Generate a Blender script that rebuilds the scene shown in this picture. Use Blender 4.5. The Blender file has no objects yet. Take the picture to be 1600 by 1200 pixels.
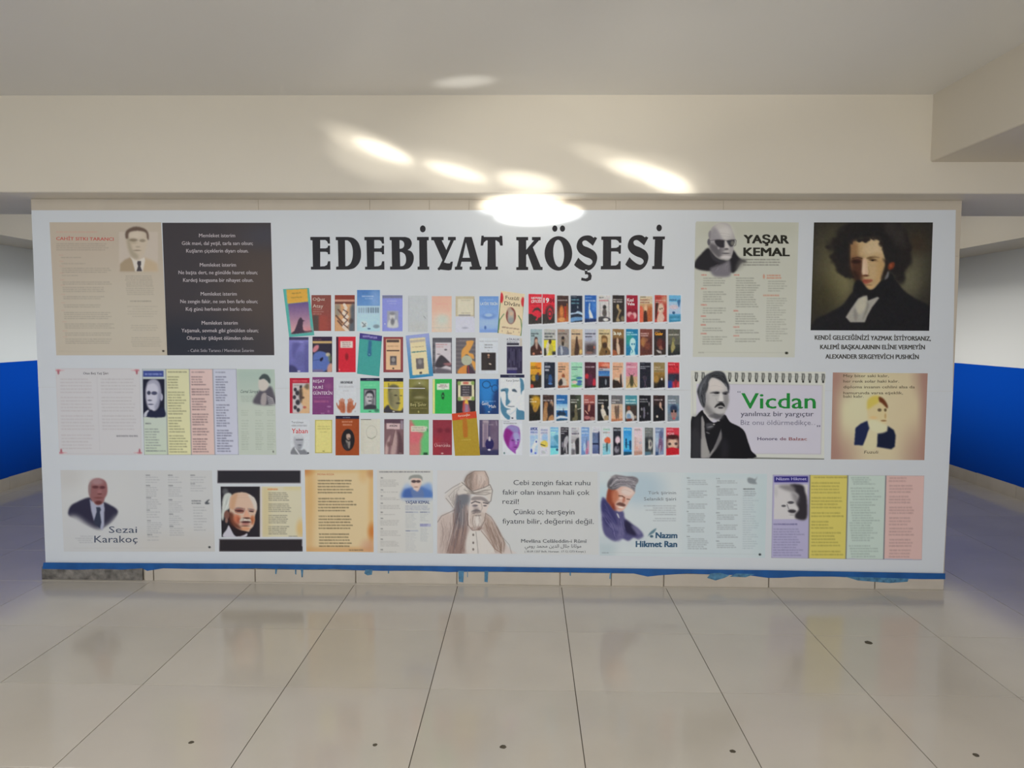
import bpy, bmesh, math, random
import numpy as np
from mathutils import Vector, Matrix

# ------------------------------------------------------------------ camera, world, lights, exposure
D, H, CX, YAW, PITCH, ROLL, FPX = 4.3279, 1.4899, 0.0921, -.0195, .0741, .0049, 1185.53
C = bpy.context.scene.collection
scn = bpy.context.scene
camd = bpy.data.cameras.new('camera'); cam = bpy.data.objects.new('camera', camd); C.objects.link(cam)
Fv = Vector((math.sin(YAW)*math.cos(PITCH), math.cos(YAW)*math.cos(PITCH), -math.sin(PITCH)))
R0 = Vector((math.cos(YAW), -math.sin(YAW), 0)); U0 = R0.cross(Fv)
Rv = R0*math.cos(ROLL)+U0*math.sin(ROLL); Uv = -R0*math.sin(ROLL)+U0*math.cos(ROLL)
m = Matrix((Rv, Uv, -Fv)).transposed().to_4x4(); m.translation = Vector((CX, -D, H)); cam.matrix_world = m
camd.sensor_fit = 'HORIZONTAL'; camd.sensor_width = 36.0; camd.lens = 36.0*FPX/1600.0
camd.clip_start = .05; camd.clip_end = 100
scn.camera = cam
scn.view_settings.view_transform = 'Standard'; scn.view_settings.look = 'None'
scn.view_settings.gamma = 1.0; scn.view_settings.use_curve_mapping = False
scn.view_settings.exposure = -0.54

world = bpy.data.worlds.new('world'); scn.world = world; world.use_nodes = True
wn = world.node_tree.nodes['Background']; wn.inputs[0].default_value = (.80, .88, 1, 1); wn.inputs[1].default_value = 1.0

def area(name, loc, target, sx, sy, power, col=(1, 1, 1), spread=180):
    l = bpy.data.lights.new(name, 'AREA'); l.shape = 'RECTANGLE'; l.size = sx; l.size_y = sy
    l.energy = power; l.color = col; l.spread = math.radians(spread)
    o = bpy.data.objects.new(name, l); C.objects.link(o); o.location = loc
    o.rotation_euler = (Vector(target)-Vector(loc)).to_track_quat('-Z', 'Y').to_euler()
    return o
def spot(name, loc, target, deg, ratio, roll, power, blend=.8, col=(1, .98, .92), r=.02):
    """sunlight thrown back by a shiny surface outside the frame: a thin elliptical pencil of light"""
    l = bpy.data.lights.new(name, 'SPOT'); l.spot_size = math.radians(deg); l.spot_blend = blend
    l.energy = power; l.color = col; l.shadow_soft_size = r
    o = bpy.data.objects.new(name, l); C.objects.link(o)
    q = (Vector(target)-Vector(loc)).to_track_quat('-Z', 'Y').to_matrix().to_4x4()
    o.matrix_world = Matrix.Translation(Vector(loc)) @ q @ Matrix.Rotation(roll, 4, 'Z') @ Matrix.Diagonal((1, ratio, 1, 1))
    return o

# daylight through the windows behind the photographer
area('window_light_rear', (-2.9, -8.6, 1.55), (-1.6, 0, 1.2), 2.6, 1.7, 112, (.80, .90, 1))
area('window_light_rear', (1.1, -8.6, 1.55), (.4, 0, 1.3), 3.2, 1.7, 130, (1, .985, .935))
area('passage_fill_left', (-2.0, 3.2, 1.1), (-4.62, 2.7, 1.12), 2.6, .5, 10.5, (.93, .98, 1), 50)  # added fill hidden behind the short wall, brightens the left wall; no window there
area('passage_fill_right', (1.9, 3.2, 1.1), (4.45, 2.9, 1.12), 2.6, .5, 10.5, (1, .99, .95), 50)  # same added fill aimed at the right passage wall, no window
area('ceiling_fill', (-3.45, 2.6, 2.66), (-3.45, 2.6, 0), .3, 2.4, 13, (.96, .98, 1))  # added overhead fill to raise the left passage, no lamp there
area('ceiling_fill', (3.3, 2.6, 2.66), (3.3, 2.6, 0), .3, 2.4, 14, (1, .98, .93))  # added overhead fill for the right passage, no lamp there
# added overhead fill behind the photographer, lifting floor and ceiling; no real fixtures
for lx in (-3.0, -.6, 1.5):
    area('ceiling_fill', (lx, -3.6, 2.64), (lx, -3.6, 0), 1.3, .35, 25, (1, .975, .94))
    area('ceiling_fill', (lx, -6.2, 2.64), (lx, -6.2, 0), 1.3, .35, 25, (1, .975, .94))

# ------------------------------------------------------------------ helpers
def ray(x, y): return Fv + Rv*((x-800)/FPX) - Uv*((y-600)/FPX)
CAMP = Vector((CX, -D, H))
def on_y(x, y, Y): d = ray(x, y); return CAMP + d*((Y+D)/d.y)
def on_z(x, y, Z): d = ray(x, y); return CAMP + d*((Z-H)/d.z)

def hx(c):
    if isinstance(c, str): c = tuple(int(c[i:i+2], 16) for i in (0, 2, 4))
    return np.array(c[:3], float)
def lin(c):
    c = np.asarray(c, float)/255.0
    return np.where(c <= .04045, c/12.92, ((c+.055)/1.055)**2.4)
INK_WHITE = lin([178, 180, 183])
INK_BASE = np.array([.735, .775, .815])
def ink(c):           # a tone read off the photograph -> reflectance, taking the bare board as 0.78
    return np.clip(lin(c)/INK_WHITE*.78, .004, .95)

MATS = {}
def mat(name, col, rough=.6, spec=.5, bump=0, bscale=30, var=0, vscale=3, coat=0, metal=0):
    if name in MATS: return MATS[name]
    m = bpy.data.materials.new(name); m.use_nodes = True; nt = m.node_tree; b = nt.nodes['Principled BSDF']
    b.inputs['Base Color'].default_value = (*col, 1); b.inputs['Roughness'].default_value = rough
    b.inputs['Specular IOR Level'].default_value = spec; b.inputs['Metallic'].default_value = metal
    b.inputs['Coat Weight'].default_value = coat
    tc = nt.nodes.new('ShaderNodeNewGeometry')
    if var:
        n = nt.nodes.new('ShaderNodeTexNoise'); n.inputs['Scale'].default_value = vscale; n.inputs['Detail'].default_value = 4
        nt.links.new(tc.outputs['Position'], n.inputs['Vector'])
        r = nt.nodes.new('ShaderNodeValToRGB')
        r.color_ramp.elements[0].position = .3; r.color_ramp.elements[1].position = .7
        r.color_ramp.elements[0].color = (*[v*(1-var) for v in col], 1); r.color_ramp.elements[1].color = (*[min(1, v*(1+var)) for v in col], 1)
        nt.links.new(n.outputs['Fac'], r.inputs['Fac']); nt.links.new(r.outputs['Color'], b.inputs['Base Color'])
    if bump:
        n2 = nt.nodes.new('ShaderNodeTexNoise'); n2.inputs['Scale'].default_value = bscale; n2.inputs['Detail'].default_value = 5
        nt.links.new(tc.outputs['Position'], n2.inputs['Vector'])
        bp = nt.nodes.new('ShaderNodeBump'); bp.inputs['Strength'].default_value = bump; bp.inputs['Distance'].default_value = .01
        nt.links.new(n2.outputs['Fac'], bp.inputs['Height']); nt.links.new(bp.outputs['Normal'], b.inputs['Normal'])
    MATS[name] = m; return m
def print_mat():      # offset print on satin foil: colour comes from the per-vertex ink values
    m = bpy.data.materials.new('printed_foil'); m.use_nodes = True; nt = m.node_tree; b = nt.nodes['Principled BSDF']
    a = nt.nodes.new('ShaderNodeVertexColor'); a.layer_name = 'ink'
    nt.links.new(a.outputs['Color'], b.inputs['Base Color']); b.inputs['Roughness'].default_value = .4
    b.inputs['Specular IOR Level'].default_value = .12
    return m
PRINT = print_mat()
def inkmat(c):
    c = hx(c); key = 'ink_%02x%02x%02x' % tuple(int(v) for v in c)
    return mat(key, tuple(ink(c)), .4, .12)

def link(name, me, material=None, parent=None, kind=None, label=None, category=None, group=None):
    o = bpy.data.objects.new(name, me); C.objects.link(o)
    if material is not None: me.materials.clear(); me.materials.append(material)
    if parent: o.parent = parent
    if kind: o['kind'] = kind
    if label: o['label'] = label
    if category: o['category'] = category
    if group: o['group'] = group
    return o
def empty(name, loc=(0, 0, 0), **k):
    o = bpy.data.objects.new(name, None); C.objects.link(o); o.location = loc; o.empty_display_size = .1
    for a, b in k.items(): o[a] = b
    return o
def box_me(x0, x1, y0, y1, z0, z1, bev=0):
    bm = bmesh.new(); bmesh.ops.create_cube(bm, size=1)
    for v in bm.verts: v.co = Vector((x0+(v.co.x+.5)*(x1-x0), y0+(v.co.y+.5)*(y1-y0), z0+(v.co.z+.5)*(z1-z0)))
    if bev: bmesh.ops.bevel(bm, geom=bm.edges[:], offset=bev, segments=1, affect='EDGES')
    me = bpy.data.meshes.new('box'); bm.to_mesh(me); bm.free(); return me

# ------------------------------------------------------------------ printed artwork: a small painter
def catmull(pts, n=6):
    P = [np.array(p, float) for p in pts]; out = []; N = len(P)
    for i in range(N):
        a, b, c, d = P[i-1], P[i], P[(i+1) % N], P[(i+2) % N]
        for k in range(n):
            t = k/n
            out.append(.5*((2*b)+(-a+c)*t+(2*a-5*b+4*c-d)*t*t+(-a+3*b-3*c+d)*t**3))
    return out
class Art:
    """tones of one print, held as a grid over the board (coordinates as measured off the picture)"""
    def __init__(s, quad, base, S=2, crop=(0, 0, 1)):
        s.crop = crop; s.quad = [s.T(p) for p in quad]
        xs = [p[0] for p in s.quad]; ys = [p[1] for p in s.quad]
        s.x0 = min(xs)-3; s.y0 = min(ys)-3; s.S = S
        w = int((max(xs)-min(xs)+6)*S)+2; h = int((max(ys)-min(ys)+6)*S)+2
        s.a = np.empty((h, w, 3)); s.a[:] = hx(base)
        s.texts = []; s.rng = np.random.RandomState(abs(hash((round(s.x0), round(s.y0)))) % 99991)
    def T(s, p): c = s.crop; return (c[0]+p[0]/c[2], c[1]+p[1]/c[2])
    def _box(s, x0, y0, x1, y1, pad):
        S = s.S; h, w = s.a.shape[:2]
        i0 = max(0, int((x0-pad-s.x0)*S)); i1 = min(w, int((x1+pad-s.x0)*S)+2)
        j0 = max(0, int((y0-pad-s.y0)*S)); j1 = min(h, int((y1+pad-s.y0)*S)+2)
        if i1 <= i0 or j1 <= j0: return None
        X, Y = np.meshgrid(s.x0+(np.arange(i0, i1)+.5)/S, s.y0+(np.arange(j0, j1)+.5)/S)
        return i0, i1, j0, j1, X, Y
    def _mix(s, b, m, col, a):
        i0, i1, j0, j1 = b[:4]; m = (m*a)[..., None]
        s.a[j0:j1, i0:i1] = s.a[j0:j1, i0:i1]*(1-m) + col*m
    def _blur(s, m, sig):
        if sig <= .2: return m
        r = max(1, int(sig*2.5)); k = np.exp(-.5*(np.arange(-r, r+1)/sig)**2); k /= k.sum()
        for ax in (0, 1):
            p = np.pad(m, [(r, r) if i == ax else (0, 0) for i in (0, 1)], mode='edge')
            o = np.zeros_like(m); n = m.shape[ax]
            for i, kv in enumerate(k): o += kv*(p[i:i+n] if ax == 0 else p[:, i:i+n])
            m = o
        return m
    def poly(s, pts, col, a=1, blur=3, smooth=True, col2=None):
        P = [s.T(p) for p in pts]
        if smooth and len(P) > 3: P = catmull(P, 4)
        P = np.array(P); bl = blur/s.crop[2]
        b = s._box(P[:, 0].min(), P[:, 1].min(), P[:, 0].max(), P[:, 1].max(), bl*2.5+1)
        if b is None: return
        X, Y = b[4], b[5]; ins = np.zeros(X.shape, bool)
        for (xa, ya), (xb, yb) in zip(P, np.roll(P, -1, 0)):
            if ya == yb: continue
            ins ^= ((ya > Y) != (yb > Y)) & (X < (xb-xa)*(Y-ya)/(yb-ya)+xa)
        m = s._blur(ins.astype(float), max(.5, bl*s.S))
        c = hx(col)
        if col2 is not None:
            t = np.clip((Y-P[:, 1].min())/max(1e-6, P[:, 1].max()-P[:, 1].min()), 0, 1)[..., None]; c = c*(1-t)+hx(col2)*t
        s._mix(b, m, c, a)
    def rect(s, x0, y0, x1, y1, col, col2=None, a=1, blur=1.5):
        s.poly([(x0, y0), (x1, y0), (x1, y1), (x0, y1)], col, a, blur, False, col2)
    def ell(s, cx, cy, rx, ry, col, a=1, soft=.15, rot=0):
        c = s.T((cx, cy)); rx /= s.crop[2]; ry /= s.crop[2]; R = max(rx, ry)*(1+soft)
        b = s._box(c[0]-R, c[1]-R, c[0]+R, c[1]+R, 1)
        if b is None: return
        t = math.radians(rot); dx = b[4]-c[0]; dy = b[5]-c[1]
        u = (dx*math.cos(t)+dy*math.sin(t))/rx; v = (-dx*math.sin(t)+dy*math.cos(t))/ry
        d = np.sqrt(u*u+v*v); soft = max(soft, .45/max(.3, min(rx, ry)))
        m = np.clip((1+soft-d)/(2*soft), 0, 1); m = m*m*(3-2*m)
        s._mix(b, m, hx(col), a)
    def ring(s, cx, cy, rx, ry, w, col, a=1):
        n = 28; pts = [(cx+rx*math.cos(k*6.2832/n), cy+ry*math.sin(k*6.2832/n)) for k in range(n+1)]
        s.stroke(pts, w, col, a)
    def stroke(s, pts, w, col, a=1):
        P = [np.array(s.T(p)) for p in pts]; w /= s.crop[2]; xs = [p[0] for p in P]; ys = [p[1] for p in P]
        b = s._box(min(xs), min(ys), max(xs), max(ys), w+1)
        if b is None: return
        d = np.full(b[4].shape, 1e9)
        for p, q in zip(P, P[1:]):
            e = q-p; L = max(1e-9, e@e); t = np.clip(((b[4]-p[0])*e[0]+(b[5]-p[1])*e[1])/L, 0, 1)
            d = np.minimum(d, np.hypot(b[4]-p[0]-t*e[0], b[5]-p[1]-t*e[1]))
        s._mix(b, np.clip((w/2+.5-d)/1.0, 0, 1), hx(col), a)
    def bar(s, x0, y, x1, h, col, a=1):     # one word too small to read
        p = s.T((x0, y)); q = s.T((x1, y)); h = h/s.crop[2]/2
        b = s._box(p[0], p[1]-h, q[0], p[1]+h, 1)
        if b is None: return
        m = np.clip(np.minimum(b[4]-p[0], q[0]-b[4])+.5, 0, 1)*np.clip(h+.5-abs(b[5]-p[1]), 0, 1)
        s._mix(b, m, hx(col), a)
    def line(s, x0, y, x1, h, col, a=.6, dy=0, word=5):
        """a line of words too small to read"""
        k = s.crop[2]; x = x0; L = max(1, x1-x0)
        while x < x1-1.5*k:
            w = s.rng.uniform(.5, 1.5)*word*k; e = min(x+w, x1); yy = y+dy*(x-x0)/L
            s.bar(x, yy, e, h*.72, col, a*s.rng.uniform(.45, .7)); u = x
            while u < e:                                    # uneven strokes of the letters
                s.bar(u, yy+s.rng.uniform(-.12, .12)*h, u+s.rng.uniform(.3, .8)*k, h*s.rng.uniform(.7, 1.15), col, a*s.rng.uniform(.15, .6)); u += s.rng.uniform(.7, 1.5)*k
            x = e+s.rng.uniform(.5, 1.0)*k
    def block(s, x0, y0, x1, y1, n, h, col, a=.6, rag=.25, skew=0, align='l', word=5):
        for i in range(n):
            t = i/max(1, n-1); y = y0+(y1-y0)*t; L = (x1-x0)*(1-s.rng.uniform(0, rag)); sk = skew*t
            xa = x0+sk if align == 'l' else (x1+sk-L if align == 'r' else (x0+x1-L)/2+sk)
            s.line(xa, y, xa+L, h, col, a, word=word)
    def strands(s, A, B, n, w, cols, al=.6, jit=6):
        """hair or pencil strokes running between two guide lines"""
        A = np.array(A, float); B = np.array(B, float)
        for i in range(n):
            t = s.rng.uniform(0, 1); a0, a1 = sorted(s.rng.uniform(0, len(A)-1, 2)); a1 = min(len(A)-1, max(a1, a0+.9)); P = A*(1-t)+B*t
            q = []
            for k in range(6):
                v = a0+(a1-a0)*k/5; j = min(int(v), len(A)-2); f = v-j; q.append(tuple(P[j]*(1-f)+P[j+1]*f+s.rng.uniform(-jit, jit, 2)))
            s.stroke(q, w*s.rng.uniform(.5, 1.3), cols[s.rng.randint(len(cols))], al*s.rng.uniform(.4, 1))
    def fluff(s, pts, r, col, n=60, al=.7):
        """loose curls along an outline"""
        P = catmull(pts, 6)[:(len(pts)-1)*6]
        for i in range(n):
            p = P[s.rng.randint(len(P))]; rr = r*s.rng.uniform(.4, 1.1)
            s.ell(p[0]+s.rng.uniform(-r, r)*.6, p[1]+s.rng.uniform(-r, r)*.6, rr, rr*s.rng.uniform(.6, 1), col, al*s.rng.uniform(.4, 1), .8, s.rng.uniform(0, 180))
    def noise(s, amp, cell=2.0, seed=1):
        h, w = s.a.shape[:2]; r = np.random.RandomState(seed); c = max(1, int(cell*s.S))
        g = r.randn(h//c+2, w//c+2); m = np.kron(g, np.ones((c, c)))[:h, :w]; m = s._blur(m, c*.6)
        s.a = np.clip(s.a+(m*amp)[..., None], 0, 255)
    def mottle(s, amp, cell, seed, tint=.4):
        h, w = s.a.shape[:2]; r = np.random.RandomState(seed % 99991); c = max(1, int(round(cell*s.S)))
        for ch in range(4):
            m = np.kron(r.randn(h//c+2, w//c+2), np.ones((c, c)))[:h, :w]; m = s._blur(m, c*.45)*amp
            if ch == 3: s.a += m[..., None]*(.6+s.a/500)
            else: s.a[..., ch] += m*tint
        s.a = np.clip(s.a, 3, 235)
    def text(s, *a, **k): s.texts.append((a, dict(k), s.crop))
    def sample(s, X, Y):
        u = np.clip((X-s.x0)*s.S-.5, 0, s.a.shape[1]-1.001); v = np.clip((Y-s.y0)*s.S-.5, 0, s.a.shape[0]-1.001)
        i = u.astype(int); j = v.astype(int); fu = (u-i)[..., None]; fv = (v-j)[..., None]; A = s.a
        return A[j, i]*(1-fu)*(1-fv)+A[j, i+1]*fu*(1-fv)+A[j+1, i]*(1-fu)*fv+A[j+1, i+1]*fu*fv

FACE = -.0052           # front of the bare board
def board_pts(X, Y, off):
    """points on the board plane for measured picture coordinates (arrays)"""
    Yp = FACE-off
    dx = Fv.x+Rv.x*(X-800)/FPX-Uv.x*(Y-600)/FPX; dy = Fv.y+Rv.y*(X-800)/FPX-Uv.y*(Y-600)/FPX; dz = Fv.z+Rv.z*(X-800)/FPX-Uv.z*(Y-600)/FPX
    t = (Yp+D)/dy
    return np.stack([CX+dx*t, np.full_like(t, Yp), H+dz*t], -1)
def sheet_mesh(art, quad, step, off):
    q = [np.array(p, float) for p in quad]
    w = max(np.linalg.norm(q[1]-q[0]), np.linalg.norm(q[2]-q[3])); h = max(np.linalg.norm(q[3]-q[0]), np.linalg.norm(q[2]-q[1]))
    nu = max(2, int(w/step)+1); nv = max(2, int(h/step)+1)
    U, V = np.meshgrid(np.linspace(0, 1, nu), np.linspace(0, 1, nv)); U_ = U[..., None]; V_ = V[..., None]
    P = q[0]*(1-U_)*(1-V_)+q[1]*U_*(1-V_)+q[2]*U_*V_+q[3]*(1-U_)*V_
    W = board_pts(P[..., 0], P[..., 1], off).reshape(-1, 3); col = ink(art.sample(P[..., 0], P[..., 1])).reshape(-1, 3)
    idx = np.arange(nu*nv).reshape(nv, nu)
    F = np.stack([idx[:-1, :-1], idx[1:, :-1], idx[1:, 1:], idx[:-1, 1:]], -1).reshape(-1, 4)
    me = bpy.data.meshes.new('print'); me.vertices.add(len(W)); me.vertices.foreach_set('co', W.ravel())
    me.loops.add(F.size); me.loops.foreach_set('vertex_index', F.ravel().astype(np.int32))
    me.polygons.add(len(F)); me.polygons.foreach_set('loop_start', np.arange(0, F.size, 4, dtype=np.int32))
    me.update(); a = me.color_attributes.new('ink', 'FLOAT_COLOR', 'POINT')
    a.data.foreach_set('color', np.concatenate([col, np.ones((len(col), 1))], 1).ravel().astype(np.float32))
    return me
DG = None
def curve_to_mesh(cu):
    o = bpy.data.objects.new('tmp', cu); C.objects.link(o)
    dg = bpy.context.evaluated_depsgraph_get(); dg.update()
    me = bpy.data.meshes.new_from_object(o.evaluated_get(dg)); bpy.data.objects.remove(o); return me
TEXTS = []            # (string, x0, baseline y, x1, cap, colour, weight, dy, parent, off)
def text_mesh(txt, x0, yb, x1, cap, weight=0, dy=0, off=.0012, lean=0):
    """one line of lettering; bolder weights are the same glyphs laid over each other slightly shifted"""
    cu = bpy.data.curves.new('t', 'FONT'); cu.body = txt; cu.size = 1; cu.resolution_u = 2; cu.fill_mode = 'FRONT'
    me = curve_to_mesh(cu); n = len(me.vertices)
    if n == 0: return None
    co = np.empty(n*3); me.vertices.foreach_get('co', co); co = co.reshape(-1, 3)
    F = [tuple(p.vertices) for p in me.polygons]
    mn, mx = co[:, 0].min(), co[:, 0].max(); u = (co[:, 0]-mn)/(mx-mn)
    Y = yb+dy*u-co[:, 1]/.73*cap; X = x0+u*(x1-x0)+lean*(yb-Y)
    em = cap/.73; V = []; FF = []
    sh = [(0, 0)] if weight <= 0 else [(-1, 0), (1, 0)] if weight < .02 else [(-1, -.45), (0, .45), (1, -.45), (1, .45), (-1, .45), (0, -.45)]
    for i, (a, b) in enumerate(sh):
        V.append(board_pts(X+a*weight*em, Y+b*weight*em, off+i*.00004)); FF += [tuple(j+i*n for j in f) for f in F]
    bpy.data.meshes.remove(me); me = bpy.data.meshes.new('lettering'); me.from_pydata(np.concatenate(V).tolist(), [], FF); return me
def shape_mesh(loops, off, yoff=None):
    """flat cut shape from outline + hole loops, given in picture coordinates"""
    cu = bpy.data.curves.new('s', 'CURVE'); cu.dimensions = '2D'; cu.fill_mode = 'BOTH'
    for L in loops:
        sp = cu.splines.new('POLY'); sp.points.add(len(L)-1); sp.use_cyclic_u = True
        for p, (x, y) in zip(sp.points, L): p.co = (x/100, -y/100, 0, 1)
    me = curve_to_mesh(cu); n = len(me.vertices); co = np.empty(n*3); me.vertices.foreach_get('co', co); co = co.reshape(-1, 3)
    W = board_pts(co[:, 0]*100, -co[:, 1]*100, off if yoff is None else FACE-yoff)
    me.vertices.foreach_set('co', W.ravel()); me.update(); return me
def ellipse_pts(cx, cy, rx, ry, n=28, rot=0):
    t = math.radians(rot); return [(cx+rx*math.cos(a)*math.cos(t)-ry*math.sin(a)*math.sin(t), cy+rx*math.cos(a)*math.sin(t)+ry*math.sin(a)*math.cos(t)) for a in [k*6.28318/n for k in range(n)]]

# ------------------------------------------------------------------ the room
XL, XR, YN, YF, ZC, ZB = -4.62, 4.45, -9.0, 6.8, 2.72, 2.207
PX0, PX1 = -2.735, 2.503          # the short wall that carries the board
CEIL = mat('ceiling_paint', (.80, .785, .745), .42, .35, bump=.04, bscale=3, var=.02, vscale=.8)
BEAM = mat('beam_gloss_paint', (.73, .665, .55), .38, .35, bump=.03, bscale=2.5, var=.02, vscale=1)
WHITE = mat('wall_white_paint', (.66, .665, .65), .5, .35, bump=.04, bscale=8)
BLUE = mat('wall_blue_gloss', (.0015, .06, .42), .3, .06, bump=.03, bscale=10)
TILE = []
for k, (c, v) in enumerate((((.60, .55, .48), .04), ((.62, .57, .495), .04), ((.585, .54, .465), .05))):
    TILE.append(mat('porcelain_tile_%d' % k, c, .13, .5, var=v, vscale=2.2, bump=.012, bscale=1.6))
GROUT = mat('grout', (.13, .11, .085), .8, .2)
SKIRT = mat('baseboard_tile', (.56, .50, .42), .3, .45, var=.06, vscale=6)
RAWSK = mat('bare_mortar', (.20, .185, .165), .9, .2, bump=.5, bscale=60, var=.45, vscale=22)
STRIPC = mat('head_tile', (.60, .53, .43), .4, .4, var=.03, vscale=5)
PAINTDRIP = mat('thin_blue_paint', (.08, .22, .36), .5, .35, var=.35, vscale=40)
SPOT = mat('floor_plug', (.10, .085, .06), .7, .3, var=.2, vscale=60)

floor = empty('floor', kind='structure')
link('floor_bed', box_me(XL-.1, XR+.1, YN-.1, YF+.1, -.12, -.0035), GROUT, floor)
g = .0034
def tile_me(w, d): return box_me(-w/2, w/2, -d/2, d/2, -.0095, 0, .0005)
TM = {}
rnd = random.Random(4)
ys = [YF]
y = -.045
rows = [(-.70, -.045)]
yy = -.70
while yy > YN: rows.append((max(yy-.6, YN), yy)); yy -= .6
yy = -.045
while yy < YF: rows.append((yy, min(yy+.6, YF))); yy += .6
cols = []
x = -2.1-.6*5
while x < XR:
    a, b = max(x, XL), min(x+.6, XR)
    if b-a > .05: cols.append((a, b))
    x += .6
ntile = 0
for (ya, yb) in rows:
    for (xa, xb) in cols:
        if ya > 3.9: continue
        if ya > 0 and xa > PX0+.5 and xb < PX1-.5: continue    # out of sight behind the short wall
        w, d = round(xb-xa-g, 4), round(yb-ya-g, 4); k = rnd.randrange(3); key = (w, d, k)
        if key not in TM: TM[key] = tile_me(w, d); TM[key].materials.append(TILE[k])
        o = link('floor_tile', TM[key], None, floor); o.location = ((xa+xb)/2, (ya+yb)/2, rnd.uniform(-.0004, .0002)); ntile += 1
link('floor_slab', box_me(XL, XR, 3.9, YF, -.01, -.0005), TILE[0], floor)
link('floor_slab', box_me(-1.6, 1.5, .5, 3.9, -.01, -.0005), TILE[0], floor)
# narrow filler strip left of the middle, ending in a small step
link('filler_strip', box_me(-2.735, -.073, -.042, -.013, -.008, .001), TILE[1], floor)
link('filler_strip', box_me(-.07, 2.5, -.044, -.013, -.009, -.0006), TILE[2], floor)
# plugged drill holes
def blob_me(rx, ry, seed, h=.001):
    r = random.Random(seed); bm = bmesh.new(); n = 14
    vs = [bm.verts.new((rx*math.cos(i*6.2832/n)*r.uniform(.85, 1.12), ry*math.sin(i*6.2832/n)*r.uniform(.85, 1.12), 0)) for i in range(n)]
    f = bm.faces.new(vs); e = bmesh.ops.extrude_face_region(bm, geom=[f])
    for v in e['geom']:
        if isinstance(v, bmesh.types.BMVert): v.co.z += h; v.co.x *= .85; v.co.y *= .85
    bmesh.ops.recalc_face_normals(bm, faces=bm.faces[:]); me = bpy.data.meshes.new('blob'); bm.to_mesh(me); bm.free(); return me
for i, (px, py, rx, ry) in enumerate([(299, 1160, .010, .010), (586, 1164, .009, .010), (786, 1167, .012, .013), (1145, 1174, .011, .011), (1357, 1004, .019, .020), (1525, 1180, .011, .013)]):
    p = on_z(px, py, 0); o = link('drill_hole_plug', blob_me(rx, ry, i), SPOT, floor); o.location = (p.x, p.y, .0003)

def wallbox(name, *a, m=WHITE, parent=None, **k):
    return link(name, box_me(*a), m, parent, kind=None if parent else 'structure')
# side walls: white above, blue dado, tiled baseboard
for side, xw, s in (('left', XL, -1), ('right', XR, 1)):
    w = empty('wall_'+side, kind='structure')
    xa, xb = (xw-.15, xw) if s < 0 else (xw, xw+.15)
    link('upper_paint', box_me(xa, xb, YN, YF, 1.155, ZC), WHITE, w)
    e = .002
    xa2, xb2 = (xw-.15, xw+e) if s < 0 else (xw-e, xw+.15)
    link('blue_dado', box_me(xa2, xb2, YN, YF, 0, 1.155), BLUE, w)
    b = empty('baseboard_'+side, kind='structure')
    yy = -6.0
    xa3, xb3 = (xw+e, xw+.014) if s < 0 else (xw-.014, xw-e)
    while yy < YF-.1:
        link('baseboard_tile', box_me(xa3, xb3, yy+.002, min(yy+.598, YF), 0, .112+rnd.uniform(-.004, .004), .001), SKIRT, b); yy += .6
    xa4, xb4 = (xw, xw+.50) if s < 0 else (xw-.50, xw)
    link('trim_1' if s < 0 else 'trim_2', box_me(xa4 if s < 0 else xa4, xb4, .6, YF, ZB+.003, ZC), BEAM, kind='structure')
wallbox('wall_far', XL, XR, YF, YF+.15, 0, ZC)
# rear wall behind the photographer, with window openings
wb = empty('wall_rear', kind='structure')
link('wall_panel', box_me(XL, XR, YN-.15, YN, 0, .7), WHITE, wb); link('wall_panel', box_me(XL, XR, YN-.15, YN, 2.4, ZC), WHITE, wb)
for a, b in ((XL, -3.9), (-1.2, -.6), (2.7, XR)): link('wall_pier', box_me(a, b, YN-.15, YN, .7, 2.4), WHITE, wb)
ceiling = link('ceiling', box_me(XL-.1, XR+.1, YN-.1, YF+.1, ZC, ZC+.15), CEIL, kind='structure')
# big cross beam over the short wall, and the beam that runs from it towards the camera on the right
def bevel_box(x0, x1, y0, y1, z0, z1, b=.012):
    bm = bmesh.new(); bmesh.ops.create_cube(bm, size=1)
    for v in bm.verts: v.co = Vector((x0+(v.co.x+.5)*(x1-x0), y0+(v.co.y+.5)*(y1-y0), z0+(v.co.z+.5)*(z1-z0)))
    bmesh.ops.bevel(bm, geom=[e for e in bm.edges if max(v.co.z for v in e.verts) < z0+1e-4], offset=b, segments=4, affect='EDGES', profile=.5)
    me = bpy.data.meshes.new('beam'); bm.to_mesh(me); bm.free()
    for p in me.polygons: p.use_smooth = True
    me.set_sharp_from_angle(angle=math.radians(40)); return me
link('trim_3', bevel_box(XL, XR, -.204, .60, ZB, ZC+.01), BEAM, kind='structure')['label'] = 'long cream painted cross beam over the display wall'
link('trim_4', bevel_box(2.215, 3.15, YN, -.19, 2.373, ZC+.01), BEAM, kind='structure')['label'] = 'cream painted beam running towards the viewer on the right'

# short wall: body, cream head tiles, blue paint edge, skirting pieces
bw = empty('wall_front', kind='structure')
link('wall_body', box_me(PX0, PX1, .0, .42, 0, ZB+.004), STRIPC, bw)
hx_ = [on_y(px, 320, 0).x for px in (404, 578, 671, 733, 962, 1130)]
edges = [PX0]+hx_+[PX1]
for a, b in zip(edges, edges[1:]):
    link('head_tile', box_me(a+.0012, b-.0012, -.0035, .001, 1.9, ZB-.002, .0008), STRIPC, bw)
link('edge_tile', box_me(PX1-.06, PX1, -.0035, .001, .9, 1.898, .0008), STRIPC, bw)
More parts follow.
